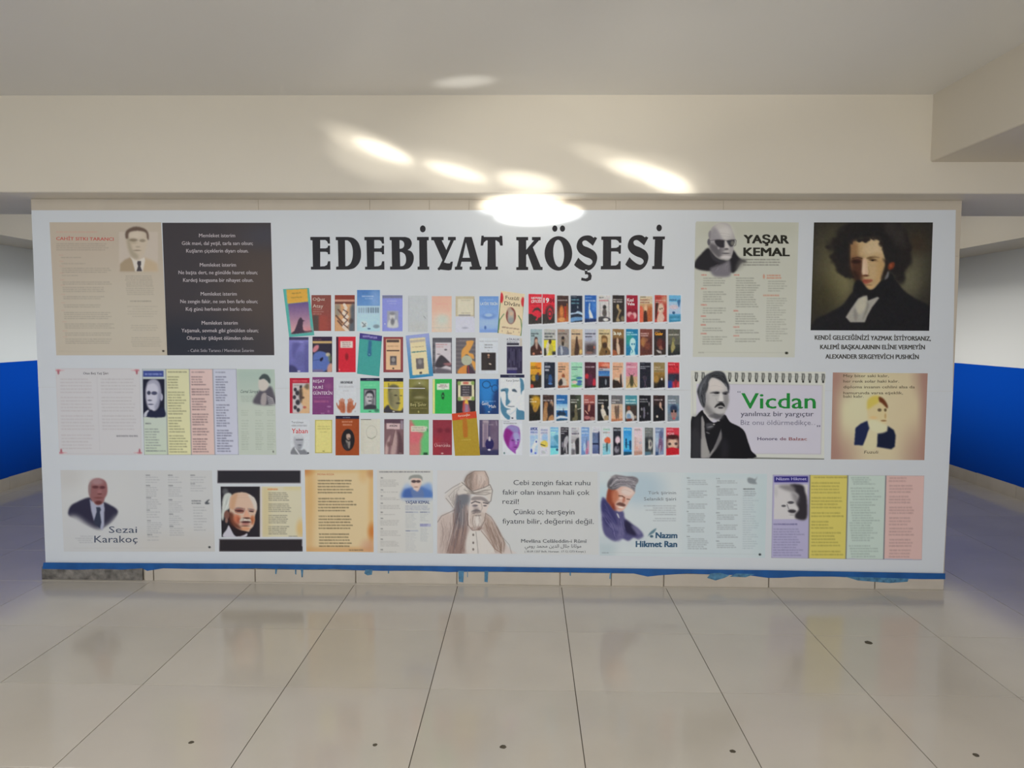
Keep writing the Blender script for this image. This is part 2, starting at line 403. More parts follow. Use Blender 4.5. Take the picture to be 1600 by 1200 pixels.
# blue paint that shows between board and skirting: a wavy lower rim
def pz(px, py): p = on_y(px, py, -.004); return p
top = [(68, 879), (400, 881), (800, 886), (1200, 891), (1477, 896)]
bot = [(1477, 905), (1440, 905), (1400, 904), (1350, 903), (1300, 901), (1250, 901), (1220, 903), (1200, 903), (1170, 899), (1120, 898), (1075, 896), (1030, 899), (1012, 901), (990, 896), (930, 895), (875, 894), (840, 894), (780, 893), (740, 893), (700, 894), (650, 891), (600, 892), (556, 891), (520, 889), (470, 890), (440, 889), (400, 888), (350, 889), (300, 889), (255, 888), (230, 892), (222, 888), (190, 890), (160, 889), (120, 890), (66, 889)]
link('blue_paint_rim', shape_mesh([top+bot], 0, yoff=-.0190), mat('blue_rim_paint', (.012, .10, .33), .45, .4, var=.15, vscale=15), bw)
drips = [[(571, 890), (582, 890), (581, 898), (574, 899), (569, 896)], [(716, 892), (725, 892), (724, 910), (717, 909)], [(757, 892), (763, 892), (762, 910), (757, 909)],
         [(1110, 896), (1125, 895), (1140, 899), (1132, 903), (1118, 907), (1105, 903)], [(1320, 901), (1420, 904), (1418, 909), (1390, 911), (1340, 907)], [(1150, 896), (1180, 897), (1165, 902), (1140, 901)],
         [(430, 889), (433, 889), (432, 897), (430, 897)], [(470, 889), (474, 889), (473, 902), (471, 902)], [(461, 889), (463, 889), (463, 898), (461, 897)], [(606, 892), (608, 892), (608, 896), (606, 896)],
         [(890, 894), (892, 894), (892, 900), (890, 899)], [(953, 895), (955, 895), (954, 905), (952, 904)], [(730, 892), (731, 892), (731, 902), (730, 902)]]
for d in drips: link('paint_drip', shape_mesh([d], 0, yoff=-.0196), PAINTDRIP, bw)
bb = empty('baseboard_front', kind='structure')
joints = [(66, 224, 1), (226, 240.5, 0), (240.5, 399, 0), (399, 556, 0), (556, 714, 0), (714, 875, 0), (875, 955, 0), (955, 1037, 0), (1037, 1201, 0), (1201, 1367, 0), (1367, 1475.5, 0)]
for a, b, raw in joints:
    xa, xb = on_y(a, 905, -.014).x, on_y(b, 905, -.014).x
    link('bare_mortar_strip' if raw else 'baseboard_tile', box_me(xa+(.003 if not raw else 0), xb-.003, -.018, .0, 0, .0745, .0015), RAWSK if raw else SKIRT, bb)

# ------------------------------------------------------------------ the printed board
board = empty('display_board', (0, 0, 0), label='long white printed literature board with portraits, poems and book covers on the wall', category='display board')
SHEET = mat('white_satin_foil', (.735, .775, .815), .30, .3, bump=.012, bscale=2.0)
def sheet_part(name, quad, lab):
    P = [board_pts(np.array([q[0]]), np.array([q[1]]), 0)[0] for q in quad]
    bm = bmesh.new(); f = [bm.verts.new((p[0], FACE, p[2])) for p in P]; b = [bm.verts.new((p[0], -.0036, p[2])) for p in P]
    bm.faces.new(f); bm.faces.new(b[::-1])
    for i in range(4): bm.faces.new((f[i], b[i], b[(i+1) % 4], f[(i+1) % 4]))
    bmesh.ops.recalc_face_normals(bm, faces=bm.faces[:]); me = bpy.data.meshes.new(name); bm.to_mesh(me); bm.free()
    return link(name, me, SHEET, board, label=lab)
sheet_part('upper_sheet', [(49, 328.5), (1493.5, 328), (1488.5, 611.3), (60.0, 605)], 'upper white sheet of the board')
sheet_part('lower_sheet', [(60.2, 605.2), (1489, 611.5), (1473.5, 900), (71.5, 884.5)], 'lower white sheet of the board')

def cut(px, py0, py1): return None
def place(name, art, quad, label, step=1.0, off=.0005, parent=None, sub=()):
    q = [art.T(p) for p in quad]
    o = link(name, sheet_mesh(art, q, step, off), PRINT, parent or board, label=label)
    for i, (sn, sq, st) in enumerate(sub):
        link(sn, sheet_mesh(art, [art.T(p) for p in sq], st, off+.0002+.0001*i), PRINT, o)
    for (a, k, crop) in art.texts:
        txt, x0, yb, x1, cap, col = a
        s = crop[2]; nm = k.pop('name', 'lettering')
        me = text_mesh(txt, crop[0]+x0/s, crop[1]+yb/s, crop[0]+x1/s, cap/s, k.get('weight', .01), k.get('dy', 0)/s, off+.0005, k.get('lean', 0))
        if me: link(nm, me, inkmat(col), o)
    return o

# ---- title
def tc(L, n=1): return [(480+x/5.161, 345+y/5.158) for x, y in L]
def tk(L): return [(780+x/5.926, 345+y/5.926) for x, y in L]
E1 = [(25,130),(182,130),(184,184),(168,184),(160,165),(145,155),(105,155),(105,222),(150,222),(165,215),(167,200),(184,200),(184,270),(167,270),(165,255),(150,250),(105,250),(105,368),(140,366),(160,355),(168,326),(186,326),(187,393),(30,393),(30,370),(46,370),(42,158),(25,156)]
E2 = [(x+436, y) for x, y in E1]
def sm(L, keep):   # smooth outline between the corner indices in keep
    out = []; N = len(L); P = [np.array(p, float) for p in L]
    for i in range(N):
        j = (i+1) % N
        if i in keep and j in keep: out.append(tuple(P[i])); continue
        a = P[i-1] if i not in keep else P[i]; d = P[(j+1) % N] if j not in keep else P[j]; b, c = P[i], P[j]
        for k in range(5):
            t = k/5; out.append(tuple(.5*((2*b)+(-a+c)*t+(2*a-5*b+4*c-d)*t*t+(-a+3*b-3*c+d)*t**3)))
    return out
Dl = sm([(230,130),(330,130),(375,140),(412,175),(430,225),(434,265),(430,310),(412,350),(378,382),(335,393),(233,393),(233,370),(252,368),(247,157),(230,156)], {0,1,9,10,11,12,13,14})
Dh = sm([(305,157),(325,158),(350,180),(365,220),(368,265),(363,310),(348,345),(325,364),(308,366)], {0,1,7,8})
Bl = sm([(665,130),(790,130),(825,142),(842,170),(842,195),(830,220),(810,235),(840,248),(858,280),(858,320),(845,355),(820,382),(785,393),(668,393),(668,368),(684,368),(680,157),(665,156)], {0,1,6,12,13,14,15,16,17})
B1 = sm([(745,157),(760,158),(778,172),(782,195),(775,215),(758,224),(745,225)], {0,6})
B2 = sm([(747,252),(765,254),(788,272),(797,305),(793,340),(775,362),(750,366)], {0,6})
Il = [(885,130),(980,130),(980,157),(966,158),(970,368),(984,370),(984,394),(890,394),(890,370),(905,368),(903,158),(885,156)]
Yl = [(1000,130),(1100,130),(1100,156),(1085,158),(1122,235),(1155,158),(1135,156),(1135,130),(1198,130),(1198,156),(1183,158),(1103,335),(1125,342),(1150,343),(1158,330),(1175,328),(1170,362),(1163,395),(1140,400),(1100,396),(1075,393),(1060,400),(1050,385),(1065,370),(1090,318),(1088,310),(1020,158),(1000,156)]
Al = [(1270,130),(1327,130),(1395,368),(1406,370),(1403,395),(1310,395),(1310,370),(1328,368),(1320,330),(1245,330),(1235,368),(1252,370),(1250,395),(1190,395),(1190,372),(1205,368)]
Ah = [(1280,175),(1312,298),(1253,298)]
Tl = [(1398,200),(1405,120),(1422,120),(1425,130),(1550,130),(1553,120),(1573,122),(1577,200),(1557,200),(1548,175),(1525,158),(1518,158),(1522,368),(1538,370),(1538,395),(1436,395),(1436,372),(1452,368),(1455,158),(1445,158),(1425,175),(1418,200)]
Kl = [(158,150),(268,150),(268,180),(250,182),(250,268),(322,182),(303,180),(303,150),(384,150),(384,180),(368,182),(312,245),(385,425),(402,428),(402,456),(318,456),(262,305),(250,318),(250,425),(268,428),(268,456),(158,456),(158,430),(178,428),(178,182),(158,180)]
Sl = sm([(885,148),(907,160),(868,232),(830,200),(800,182),(775,190),(770,210),(785,232),(830,250),(880,280),(905,320),(905,365),(885,415),(850,450),(810,462),(760,455),(715,430),(693,408),(733,340),(755,365),(800,400),(835,410),(858,395),(862,372),(840,350),(790,330),(745,300),(720,260),(718,220),(735,175),(770,145),(815,135),(850,140),(875,158)], {0,1,2,17,18,33})
S2 = [(x+474, y-4) for x, y in Sl]
CED = [(795,452),(815,452),(815,475),(845,480),(857,510),(850,545),(815,562),(758,552),(762,525),(800,535),(822,525),(825,505),(815,495),(795,497)]
E3 = [(945,145),(1130,145),(1132,205),(1112,205),(1100,185),(1080,175),(1037,175),(1037,252),(1085,250),(1105,240),(1110,225),(1128,225),(1126,305),(1107,305),(1103,288),(1085,284),(1037,284),(1035,415),(1080,413),(1100,400),(1108,374),(1125,374),(1124,450),(940,450),(942,420),(960,418),(962,178),(945,176)]
I2 = [(1423,145),(1535,145),(1534,172),(1515,173),(1508,418),(1528,420),(1525,448),(1415,448),(1417,420),(1435,418),(1442,173),(1423,172)]
letters = [[tc(E1)], [tc(Dl), tc(Dh)], [tc(E2)], [tc(Bl), tc(B1), tc(B2)], [tc(Il), tc(ellipse_pts(932,65,23,28))], [tc(Yl)], [tc(Al), tc(Ah)], [tc(Tl)],
           [tk(Kl)], [tk(ellipse_pts(548,302,128,160,40)), tk(ellipse_pts(550,302,50,126,32,-3)), tk(ellipse_pts(515,72,24,29)), tk(ellipse_pts(586,72,24,29))],
           [tk(Sl), tk(CED)], [tk(E3)], [tk(S2)], [tk(I2), tk(ellipse_pts(1481,66,25,31))]]
for L in letters: link('title_letter', shape_mesh(L, .0006), mat('title_black', (.024, .022, .026), .36, .15), board)

# ---- posters, upper left
c = (70, 340, 8.421)
q = [(62, 62), (1530, 62), (1616, 1812), (152, 1812)]
a = Art(q, 'a39c90', crop=c)
a.ell(700, 500, 900, 500, 'a09488', .5, .9); a.ell(1000, 1300, 800, 600, 'a8a499', .6, .9)
a.text('CAHİT SITKI TARANCI', 150, 296, 905, 44, 'a4524c', weight=.02, dy=8)
a.line(150, 190, 690, 26, 'b08478', .55)
a.block(150, 345, 880, 425, 4, 11, '6f6860', .65, .12)
for k, (y, x1, n) in enumerate([(525, 460, 1), (605, 510, 1), (668, 850, 3), (762, 410, 1), (848, 850, 2), (920, 820, 3), (1040, 760, 2), (1150, 720, 2), (1250, 860, 4), (1400, 850, 3), (1520, 830, 2), (1600, 850, 3)]):
    a.line(160+y*.05, y-30, 215+y*.05, 12, 'a86c60', .35); a.block(190+y*.05, y, x1+y*.05, y+(n-1)*26, n, 12, '6f6a62', .55, .15, 4)
a.block(1050, 770, 1430, 900, 6, 13, '6c6860', .5, .1, 12, 'c'); a.block(1050, 930, 1450, 1010, 4, 12, '6c6860', .45, .2, 8, 'c')
a.line(1120, 1100, 1400, 16, '5c564e', .6); a.block(1080, 1170, 1490, 1300, 5, 11, '6c6860', .35, .4, 6, 'c')
a.block(1110, 1420, 1500, 1480, 3, 11, '6c6860', .4, .3, 6, 'c'); a.block(1130, 1580, 1530, 1690, 5, 11, '6c6860', .45, .1, 6, 'c')
a.ell(1560, 1755, 16, 12, '2c2824'); a.line(180, 1758, 250, 8, '8a8276', .5)
a.stroke([(250, 1760), (1500, 1764)], 3, '8c867c', .5)
# portrait: dark haired man in light suit and dark tie
a.rect(975, 190, 1490, 712, 'a8a097', blur=6)
a.poly([(985, 712), (990, 610), (1050, 555), (1130, 520), (1200, 600), (1230, 712)], '8e806c', smooth=False, blur=10)
a.poly([(1230, 712), (1300, 520), (1400, 560), (1480, 600), (1495, 712)], 'a4947c', .9, 14, False)
a.poly([(1120, 515), (1150, 560), (1190, 712), (1290, 712), (1320, 560), (1310, 520), (1240, 560)], 'b8b4ae', 1, 6, False)
a.poly([(1070, 240), (1085, 170), (1200, 130), (1330, 160), (1365, 240), (1350, 330), (1320, 440), (1270, 530), (1210, 560), (1150, 520), (1105, 440), (1072, 340)], 'aaa092', 1, 10)
a.poly([(1075, 270), (1105, 440), (1150, 520), (1210, 545), (1230, 500), (1160, 430), (1125, 330), (1110, 260)], '8a8272', .75, 14)
a.poly([(1065, 270), (1060, 200), (1100, 150), (1200, 118), (1310, 145), (1360, 200), (1368, 290), (1345, 270), (1330, 200), (1250, 175), (1170, 178), (1110, 200), (1095, 270)], '5a4c44', 1, 8)
a.ell(1165, 295, 52, 22, '6e6456', .8, .5); a.ell(1285, 303, 38, 20, '7a7062', .8, .5)
a.ell(1225, 385, 30, 12, '8e8474', .6, .6); a.ell(1215, 432, 48, 10, '766a5c', .7, .6); a.ell(1165, 330, 45, 16, '938875', .5, .7)
a.ell(1200, 230, 80, 40, 'b4aca0', .6, .7)
a.poly([(1222, 572), (1265, 572), (1268, 610), (1258, 640), (1280, 705), (1205, 705), (1228, 640), (1215, 600)], '403c40', 1, 4, False)
place('poster', a, q, 'beige biography poster with a red name heading and a portrait at its top right', 1.1, sub=[('portrait', [(970, 90), (1490, 90), (1500, 715), (975, 715)], .75)])

c = (250, 340, 8.649)
q = [(30, 70), (1497, 70), (1545, 1860), (97, 1860)]
a = Art(q, '39363a', crop=c)
a.ell(1350, 900, 500, 700, '4c423c', .7, .9); a.ell(400, 1700, 700, 300, '262a34', .8, .9); a.ell(1400, 250, 300, 150, '3c3e4a', .6, .9)
def pt(s, x0, y, x1): a.text(s, x0, y, x1, 52, 'a29ea4', weight=.008)
pt('Memleket isterim', 527, 265, 1015); pt('Gök mavi, dal yeşil, tarla sarı olsun;', 295, 370, 1255); pt('Kuşların çiçeklerin diyarı olsun.', 355, 472, 1195)
pt('Memleket isterim', 538, 662, 1027); pt('Ne başta dert, ne gönülde hasret olsun;', 250, 765, 1318); pt('Kardeş kavgasına bir nihayet olsun.', 313, 868, 1262)
o = 951
pt('Memleket isterim', 550, o+103, 1037); pt('Ne zengin fakir, ne sen ben farkı olsun;', 275, o+205, 1320); pt('Kış günü herkesin evi barkı olsun.', 350, o+308, 1247)
pt('Memleket isterim', 563, o+495, 1050); pt('Yaşamak, sevmek gibi gönülden olsun;', 290, o+598, 1328); pt('Olursa bir şikâyet ölümden olsun.', 362, o+700, 1265)
a.text('- Cahit Sıtkı Tarancı / Memleket İsterim', 378, o+865, 1268, 44, '8e8c94', weight=.004)
place('poster', a, q, 'black poem poster with centred white verses', 3)

c = (80, 570, 8.0)
q = [(50, 42), (1105, 42), (1140, 1130), (100, 1130)]
a = Art(q, 'adaeb3', crop=c)
a.stroke([(130, 50), (1000, 50)], 4, '96969e', .5); a.stroke([(200, 1110), (1060, 1115)], 10, 'a0a2a8', .6); a.stroke([(1105, 100), (1120, 1040)], 6, '9ea0a4', .5); a.stroke([(60, 130), (100, 1060)], 6, 'a2a2a6', .4)
a.text('Otuz Beş Yaş Şiiri', 400, 120, 712, 30, '4c4c54', weight=.01)
for yy, x1 in ((180, 520), (410, 545), (640, 550), (880, 530)): a.block(110+yy*.02, yy, x1, yy+165, 5, 17, '8c8488', .42, .18, 4)
for yy, x1 in ((180, 1070), (410, 1050), (640, 1065)): a.block(615+yy*.03, yy, x1, yy+165, 5, 17, '888488', .45, .12, 4)
a.line(815, 890, 1080, 22, '505058', .8); a.stroke([(570, 160), (605, 1070)], 5, '9a9aa0', .5)
for (x, y, s1, s2) in ((90, 70, 1, 1), (1070, 70, -1, 1), (125, 1100, 1, -1), (1105, 1100, -1, -1)):
    a.ell(x, y, 34, 14, 'a0606c', .75, .4); a.ell(x, y+s2*25, 12, 26, '8c4450', .8, .4); a.ell(x+s1*45, y, 30, 8, 'b08890', .6, .5)
place('poster', a, q, 'off-white poem sheet in two columns with small red corner ornaments', 1.15)

c = (215, 570, 7.111)
q = [(50, 45), (1098, 45), (1125, 1002), (72, 1002)]
a = Art(q, 'a2aca6', crop=c)
cols4 = [(50, 72, 'a3adb0', 'a8b4a6'), (313, 335, 'b7b899', 'bcbc98'), (575, 598, 'b9a5a4', 'bba6a2'), (835, 860, 'a7acbc', 'aaaec0')]
ends = [(313, 335), (575, 598), (835, 860), (1098, 1125)]
for (xt, xb, c1, c2), (et, eb) in zip(cols4, ends): a.poly([(xt, 45), (et, 45), (eb, 1002), (xb, 1002)], c1, 1, 1, False, c2)
for (xt, xb) in [(50, 72)]+ends: a.stroke([(xt, 45), (xb, 1002)], 9, '6a7080', .8)
a.stroke([(50, 47), (1098, 47)], 6, '6a7080', .8); a.stroke([(72, 1000), (1125, 1000)], 6, '707684', .7)
a.rect(60, 66, 288, 135, '35427e', blur=3); a.line(80, 104, 272, 24, '8c9ccc', .8, word=7)
a.rect(62, 158, 300, 578, '1c1e2e', blur=4)
a.poly([(100, 230), (130, 180), (180, 165), (225, 185), (250, 250), (262, 330), (245, 400), (230, 470), (190, 515), (150, 510), (110, 460), (92, 380), (88, 300)], 'a8aaba', 1, 8)
a.poly([(100, 215), (140, 170), (200, 165), (245, 205), (258, 300), (235, 330), (225, 250), (180, 205), (130, 215)], '84869a', .8, 8)
a.ell(265, 360, 16, 40, '9a9cae', 1, .3); a.ell(125, 312, 20, 22, '2c3044', .9, .4); a.ell(185, 315, 32, 20, '343850', .9, .4); a.ell(135, 395, 24, 9, '4a4e64', .8, .5); a.ell(145, 440, 32, 8, '444860', .8, .5)
a.poly([(225, 320), (262, 330), (245, 430), (205, 500), (190, 460), (220, 390)], '6c7088', .6, 10)
a.poly([(70, 578), (75, 535), (120, 500), (130, 540), (90, 578)], 'a4a8b4', 1, 4); a.poly([(110, 578), (140, 500), (200, 520), (270, 470), (300, 500), (300, 578)], '20243a', 1, 5)
a.line(85, 652, 150, 18, '4c5458', .9, word=9); a.block(80, 715, 250, 955, 9, 15, '646e70', .8, .3, 12); a.line(90, 957, 312, 15, '5a6468', .8)
a.line(335, 80, 560, 16, '5c5c48', .8)
for y0, y1, n, xx in ((135, 255, 5, 500), (305, 545, 9, 550), (590, 745, 6, 520), (790, 968, 7, 565)): a.block(330+y0*.025, y0, xx, y1, n, 16, '66664c', .8, .35, 4)
a.line(598, 82, 745, 16, '66545a', .8)
for y0, y1, n, xx in ((135, 220, 4, 775), (272, 330, 3, 815), (380, 497, 5, 770), (550, 665, 5, 800), (712, 775, 3, 805), (825, 965, 6, 800)): a.block(592+y0*.025, y0, xx, y1, n, 17, '5c484e', .85, .4, 4)
a.line(862, 84, 985, 16, '5a5e72', .8)
for y0, y1, n, xx in ((135, 395, 10, 1020), (447, 678, 9, 1030), (730, 960, 9, 1070)): a.block(862+y0*.025, y0, xx, y1, n, 17, '4a4e66', .85, .4, 4)
place('poster', a, q, 'four narrow green, yellow, pink and lilac verse columns with a grey portrait', 1.1, sub=[('portrait', [(62, 158), (298, 158), (303, 578), (66, 578)], .7)])

q = [(1100, 47), (1522, 50), (1542, 1000), (1127, 1000)]
a = Art(q, 'a3ada6', crop=c)
a.poly([(1098, 45), (1525, 45), (1535, 470), (1110, 470)], '8ea29c', 1, 30, False, 'a2aca6')
a.poly([(1290, 430), (1320, 330), (1370, 270), (1420, 260), (1480, 240), (1520, 330), (1530, 440)], '4c4a54', 1, 10)
a.poly([(1345, 170), (1400, 150), (1450, 190), (1455, 240), (1420, 285), (1370, 290), (1345, 250)], 'aeaaa6', 1, 7)
a.poly([(1350, 150), (1390, 105), (1440, 110), (1475, 160), (1470, 210), (1435, 175), (1400, 155), (1360, 165)], '3c4648', 1, 5)
a.poly([(1380, 330), (1430, 320), (1425, 438), (1370, 438)], '948e90', .9, 6)
for k in range(5): a.stroke([(1440+k*4, 345+k*22), (1500+k*6, 375+k*16)], 8, 'b4b4b8', .8)
a.text('Cemal Süreya', 1140, 312, 1335, 36, '3c4e4c', weight=.0, lean=.2)
a.block(1150, 350, 1310, 405, 4, 11, '78867e', .5, .2, 4)
for x0 in (1145, 1300, 1430):
    for y0, n in ((510, 3), (620, 2), (680, 2), (745, 4), (830, 3), (890, 3)): a.block(x0+y0*.012, y0, x0+95+y0*.012, y0+n*16, n, 12, '7d8a80', .5, .3)
a.ell(1507, 965, 7, 12, '4c524e')
place('poster', a, q, 'pale green biography poster of a man in a flat cap', 1.0, sub=[('portrait', [(1290, 95), (1525, 95), (1532, 440), (1290, 440)], .7)])

# ---- lower row
c = (80, 725, 6.154)
q = [(88, 58), (1545, 62), (1575, 842), (122, 842)]
a = Art(q, 'a9acaf', crop=c)
a.ell(400, 300, 330, 260, 'adb0b2', .8, .9); a.ell(1200, 780, 500, 120, 'a6a4a0', .6, .9); a.ell(160, 120, 120, 100, 'a2a2a2', .6, .9)
a.poly([(165, 490), (185, 405), (260, 360), (345, 325), (390, 330), (400, 400), (500, 400), (500, 365), (560, 390), (625, 430), (640, 470), (600, 545), (530, 600), (460, 640), (350, 600), (240, 540)], '2b2a3c', 1, 7)
a.poly([(150, 520), (240, 500), (340, 570), (440, 620), (540, 590), (640, 490), (660, 600), (560, 720), (300, 720), (150, 640)], 'a9acb0', .95, 22)
a.poly([(370, 335), (400, 370), (450, 400), (500, 370), (512, 420), (508, 590), (490, 640), (460, 600), (410, 545), (385, 450)], '8e92a6', 1, 5, False)
a.poly([(432, 415), (470, 415), (478, 440), (468, 460), (482, 560), (470, 620), (405, 560), (438, 460)], '2e3344', 1, 4, False)
a.poly([(358, 250), (365, 190), (400, 150), (450, 138), (510, 155), (536, 200), (538, 280), (515, 330), (500, 370), (450, 398), (410, 370), (372, 320)], '7a5456', 1, 6)
a.ell(440, 170, 60, 32, '8e7478', .8, .6); a.poly([(358, 250), (366, 190), (385, 180), (380, 260), (375, 320)], '7c7072', .8, 5)
a.ell(425, 222, 30, 14, '4c2c30', .8, .5); a.ell(492, 225, 26, 14, '48282e', .8, .5); a.ell(465, 265, 22, 18, '8c6264', .7, .6); a.ell(466, 288, 22, 7, '54302f', .7, .5); a.ell(455, 325, 40, 9, '5c3432', .6, .6); a.ell(455, 372, 34, 18, '4a2626', .8, .5)
a.text('Sezai', 555, 662, 825, 66, '40485a', weight=.004); a.text('Karakoç', 415, 755, 830, 70, '3c4456', weight=.004)
a.block(215, 695, 400, 755, 4, 10, '787c84', .55, .5, 0, 'r')
for x0, rows_ in ((905, ((108, 3), (208, 5), (325, 5), (443, 3), (545, 6), (680, 2))), (1120, ((108, 3), (208, 5), (345, 6), (482, 5), (600, 4))), (1335, ((108, 3), (190, 3)))):
    for y0, n in rows_: a.line(x0+y0*.03, y0, x0+45+y0*.03, 14, '50545c', .8); a.block(x0+y0*.03, y0+20, x0+150+y0*.03, y0+20+n*16, n, 10, '7c8086', .6, .35)
a.block(1350, 355, 1445, 378, 2, 15, '44484e', .85, .1); a.poly([(1475, 380), (1500, 350), (1525, 340), (1505, 368), (1525, 375), (1505, 388)], '3c4048', .9, 3)
a.block(1365, 418, 1500, 635, 9, 10, '74787e', .6, .4, 8); a.ell(1522, 800, 12, 10, '202428')
a.stroke([(220, 808), (1500, 806)], 3, '9a9a98', .5)
place('poster', a, q, 'pale grey biography poster with a bald man in dark suit fading at the chest', 1.05, sub=[('portrait', [(165, 125), (645, 125), (648, 640), (165, 640)], .75)])

c = (330, 725, 6.154)
q = [(90, 216), (868, 216), (880, 704), (100, 704)]
a = Art([(50, 55), (865, 55), (885, 845), (70, 845)], 'b2b2bc', crop=c)
a.rect(55, 58, 862, 188, '27262c'); a.poly([(73, 720), (878, 720), (880, 842), (75, 842)], '272428', smooth=False, blur=1)
p6 = place('poster', a, [(54, 56), (863, 56), (863, 188), (56, 188)], 'black bar over the portrait of a white-haired man', 2)
place('poster', a, [(73, 719), (877, 719), (880, 842), (75, 842)], 'black bar under the portrait of a white-haired man', 2)
c2 = (340, 755, 13.33)
a.crop = c2
a.rect(55, 65, 880, 1120, '242228', blur=8); a.ell(160, 180, 60, 70, '55585c', .8, .6)
a.poly([(120, 1120), (190, 960), (240, 880), (330, 1060), (420, 1110), (600, 1030), (570, 1120)], 'a8a8b4', 1, 8)
a.poly([(240, 860), (420, 1100), (620, 1030), (520, 960)], '241c20', 1, 10)
a.poly([(100, 360), (140, 240), (240, 200), (300, 260), (260, 420), (250, 520), (200, 560), (150, 640), (110, 780), (75, 700), (90, 500)], 'a9b0ae', 1, 12)
a.poly([(250, 330), (330, 230), (460, 190), (600, 200), (700, 260), (770, 340), (810, 430), (815, 560), (780, 680), (770, 800), (740, 900), (680, 960), (650, 1010), (560, 990), (440, 960), (340, 880), (270, 760), (250, 600)], 'b49c8c', 1, 10)
a.poly([(270, 330), (330, 230), (420, 220), (380, 380), (350, 520), (260, 540)], 'a88468', .8, 20)
a.poly([(640, 240), (760, 300), (812, 420), (815, 560), (760, 520), (720, 400)], 'b4b0ac', .9, 14)
a.poly([(240, 600), (330, 640), (350, 760), (440, 870), (520, 960), (430, 950), (300, 880), (230, 760)], '50281e', .85, 20)
a.ell(190, 660, 55, 90, '6a4a44', 1, .3); a.ell(185, 780, 30, 50, '8a6a60', .8, .5)
a.ell(400, 740, 70, 90, 'a4563c', .8, .7); a.ell(730, 760, 45, 90, 'a0603c', .8, .6)
a.poly([(370, 560), (400, 510), (520, 520), (560, 560), (540, 620), (430, 620), (360, 600)], '7c4a42', .8, 10)
a.ell(460, 575, 60, 16, '38242a', .9, .5); a.ell(710, 590, 45, 14, '4a302e', .9, .5)
a.poly([(370, 540), (420, 500), (530, 530), (550, 560), (470, 540)], '8c8e8e', .8, 6); a.poly([(640, 520), (740, 540), (760, 580), (680, 570)], '8a8280', .8, 6)
a.strands([(130, 300), (110, 450), (90, 640)], [(280, 240), (240, 420), (160, 560)], 40, 8, ['c4c8c8', '8c9292', 'a4aaa8'], .6)
a.strands([(640, 215), (760, 300), (815, 430)], [(620, 250), (730, 340), (790, 460)], 24, 7, ['c0bcb8', 'a8a4a0'], .6)
a.ell(450, 540, 90, 30, '6c3c38', .5, .8); a.ell(700, 560, 60, 26, '6c4440', .5, .8); a.stroke([(360, 560), (430, 585), (540, 580)], 12, '281a20', .9); a.stroke([(655, 580), (740, 600)], 11, '281a20', .9)
a.stroke([(560, 520), (585, 600), (560, 690)], 14, '8c5c50', .6); a.stroke([(630, 520), (650, 620)], 12, '8c5c50', .6); a.stroke([(300, 280), (420, 250), (600, 240)], 10, 'a4897c', .5); a.stroke([(300, 330), (450, 300), (640, 300)], 8, 'a08478', .4)
a.poly([(430, 700), (470, 760), (440, 860), (400, 800)], '7c3c30', .6, 18); a.poly([(700, 700), (740, 760), (720, 860), (690, 800)], '8c4c34', .6, 14)
a.stroke([(270, 540), (350, 610), (420, 650), (520, 650), (570, 590), (580, 540)], 12, 'a8a49c', .7); a.stroke([(640, 570), (660, 640), (730, 660), (790, 620)], 10, 'a8a49c', .7)
a.poly([(590, 560), (630, 600), (680, 720), (600, 730), (540, 700)], 'b88c78', .9, 12)
a.ell(600, 730, 80, 20, '402420', .9, .5); a.poly([(455, 800), (500, 725), (590, 745), (680, 755), (705, 825), (640, 800), (540, 785)], 'a8a098', .95, 8); a.strands([(470, 790), (520, 740)], [(690, 820), (640, 760)], 14, 6, ['c4c0bc', '7c706c'], .7)
a.ell(590, 810, 100, 22, '3c1c20', .9, .4); a.ell(580, 850, 90, 20, '94605c', .9, .5); a.ell(570, 890, 90, 14, '4c2820', .7, .6); a.ell(580, 950, 90, 40, 'b07c5c', .8, .5)
a.crop = c
a.poly([(487, 216), (866, 216), (878, 702), (494, 702)], 'b3b09c', 1, 1, False)
a.rect(487, 216, 560, 702, 'ac9c6c', a=.5, blur=24); a.rect(700, 216, 866, 250, 'b0a87c', a=.6, blur=10); a.ell(860, 620, 40, 80, 'b8985c', .7, .7)
a.line(542, 243, 640, 20, 'b06c3c', .9, word=20)
for yy, x1 in ((278, 755), (386, 770), (495, 755), (602, 750)): a.block(550, yy, x1, yy+70, 5, 10, '56544c', .8, .22, 2)
a.line(745, 695, 830, 9, '505050', .7)
for t in range(0): pass
place('poster', a, q, 'small print pairing a white-haired man with glasses and a parchment poem', 1.0, sub=[('portrait', [(90, 216), (468, 216), (478, 704), (100, 704)], .7)])

q = [(900, 56), (1557, 56), (1562, 848), (914, 842)]
a = Art(q, 'b9a988', crop=c)
a.rect(900, 56, 980, 848, 'b08c5c', a=.6, blur=26); a.rect(1520, 56, 1565, 848, 'b4905c', a=.7, blur=18); a.rect(900, 800, 1560, 850, 'b0885c', a=.7, blur=14)
a.rect(900, 56, 1560, 85, 'ac905c', a=.5, blur=12); a.ell(910, 70, 60, 40, 'a06438', .8, .8); a.ell(1545, 650, 35, 70, 'a8622c', .8, .8); a.ell(1520, 790, 70, 60, 'a87c68', .6, .9); a.ell(1460, 110, 40, 60, 'b4905c', .5, .9); a.ell(950, 300, 60, 260, 'b4935f', .5, .9); a.ell(1540, 90, 40, 40, 'a0704c', .6, .8)
a.text('MONA ROZA', 1022, 108, 1182, 18, 'a05634', weight=.004)
for k, yy in enumerate((160, 333, 503, 675)):
    for j in range(5): a.line(1025+k*4, yy+j*28.8, (1355, 1345, 1340, 1365, 1355, 1285, 1362, 1395, 1330, 1285, 1330, 1345, 1335, 1360, 1335, 1325, 1318, 1330, 1360, 1330)[k*5+j], 13, '3e3628', .88, word=5)
a.line(1325, 828, 1465, 13, '443c34', .85)
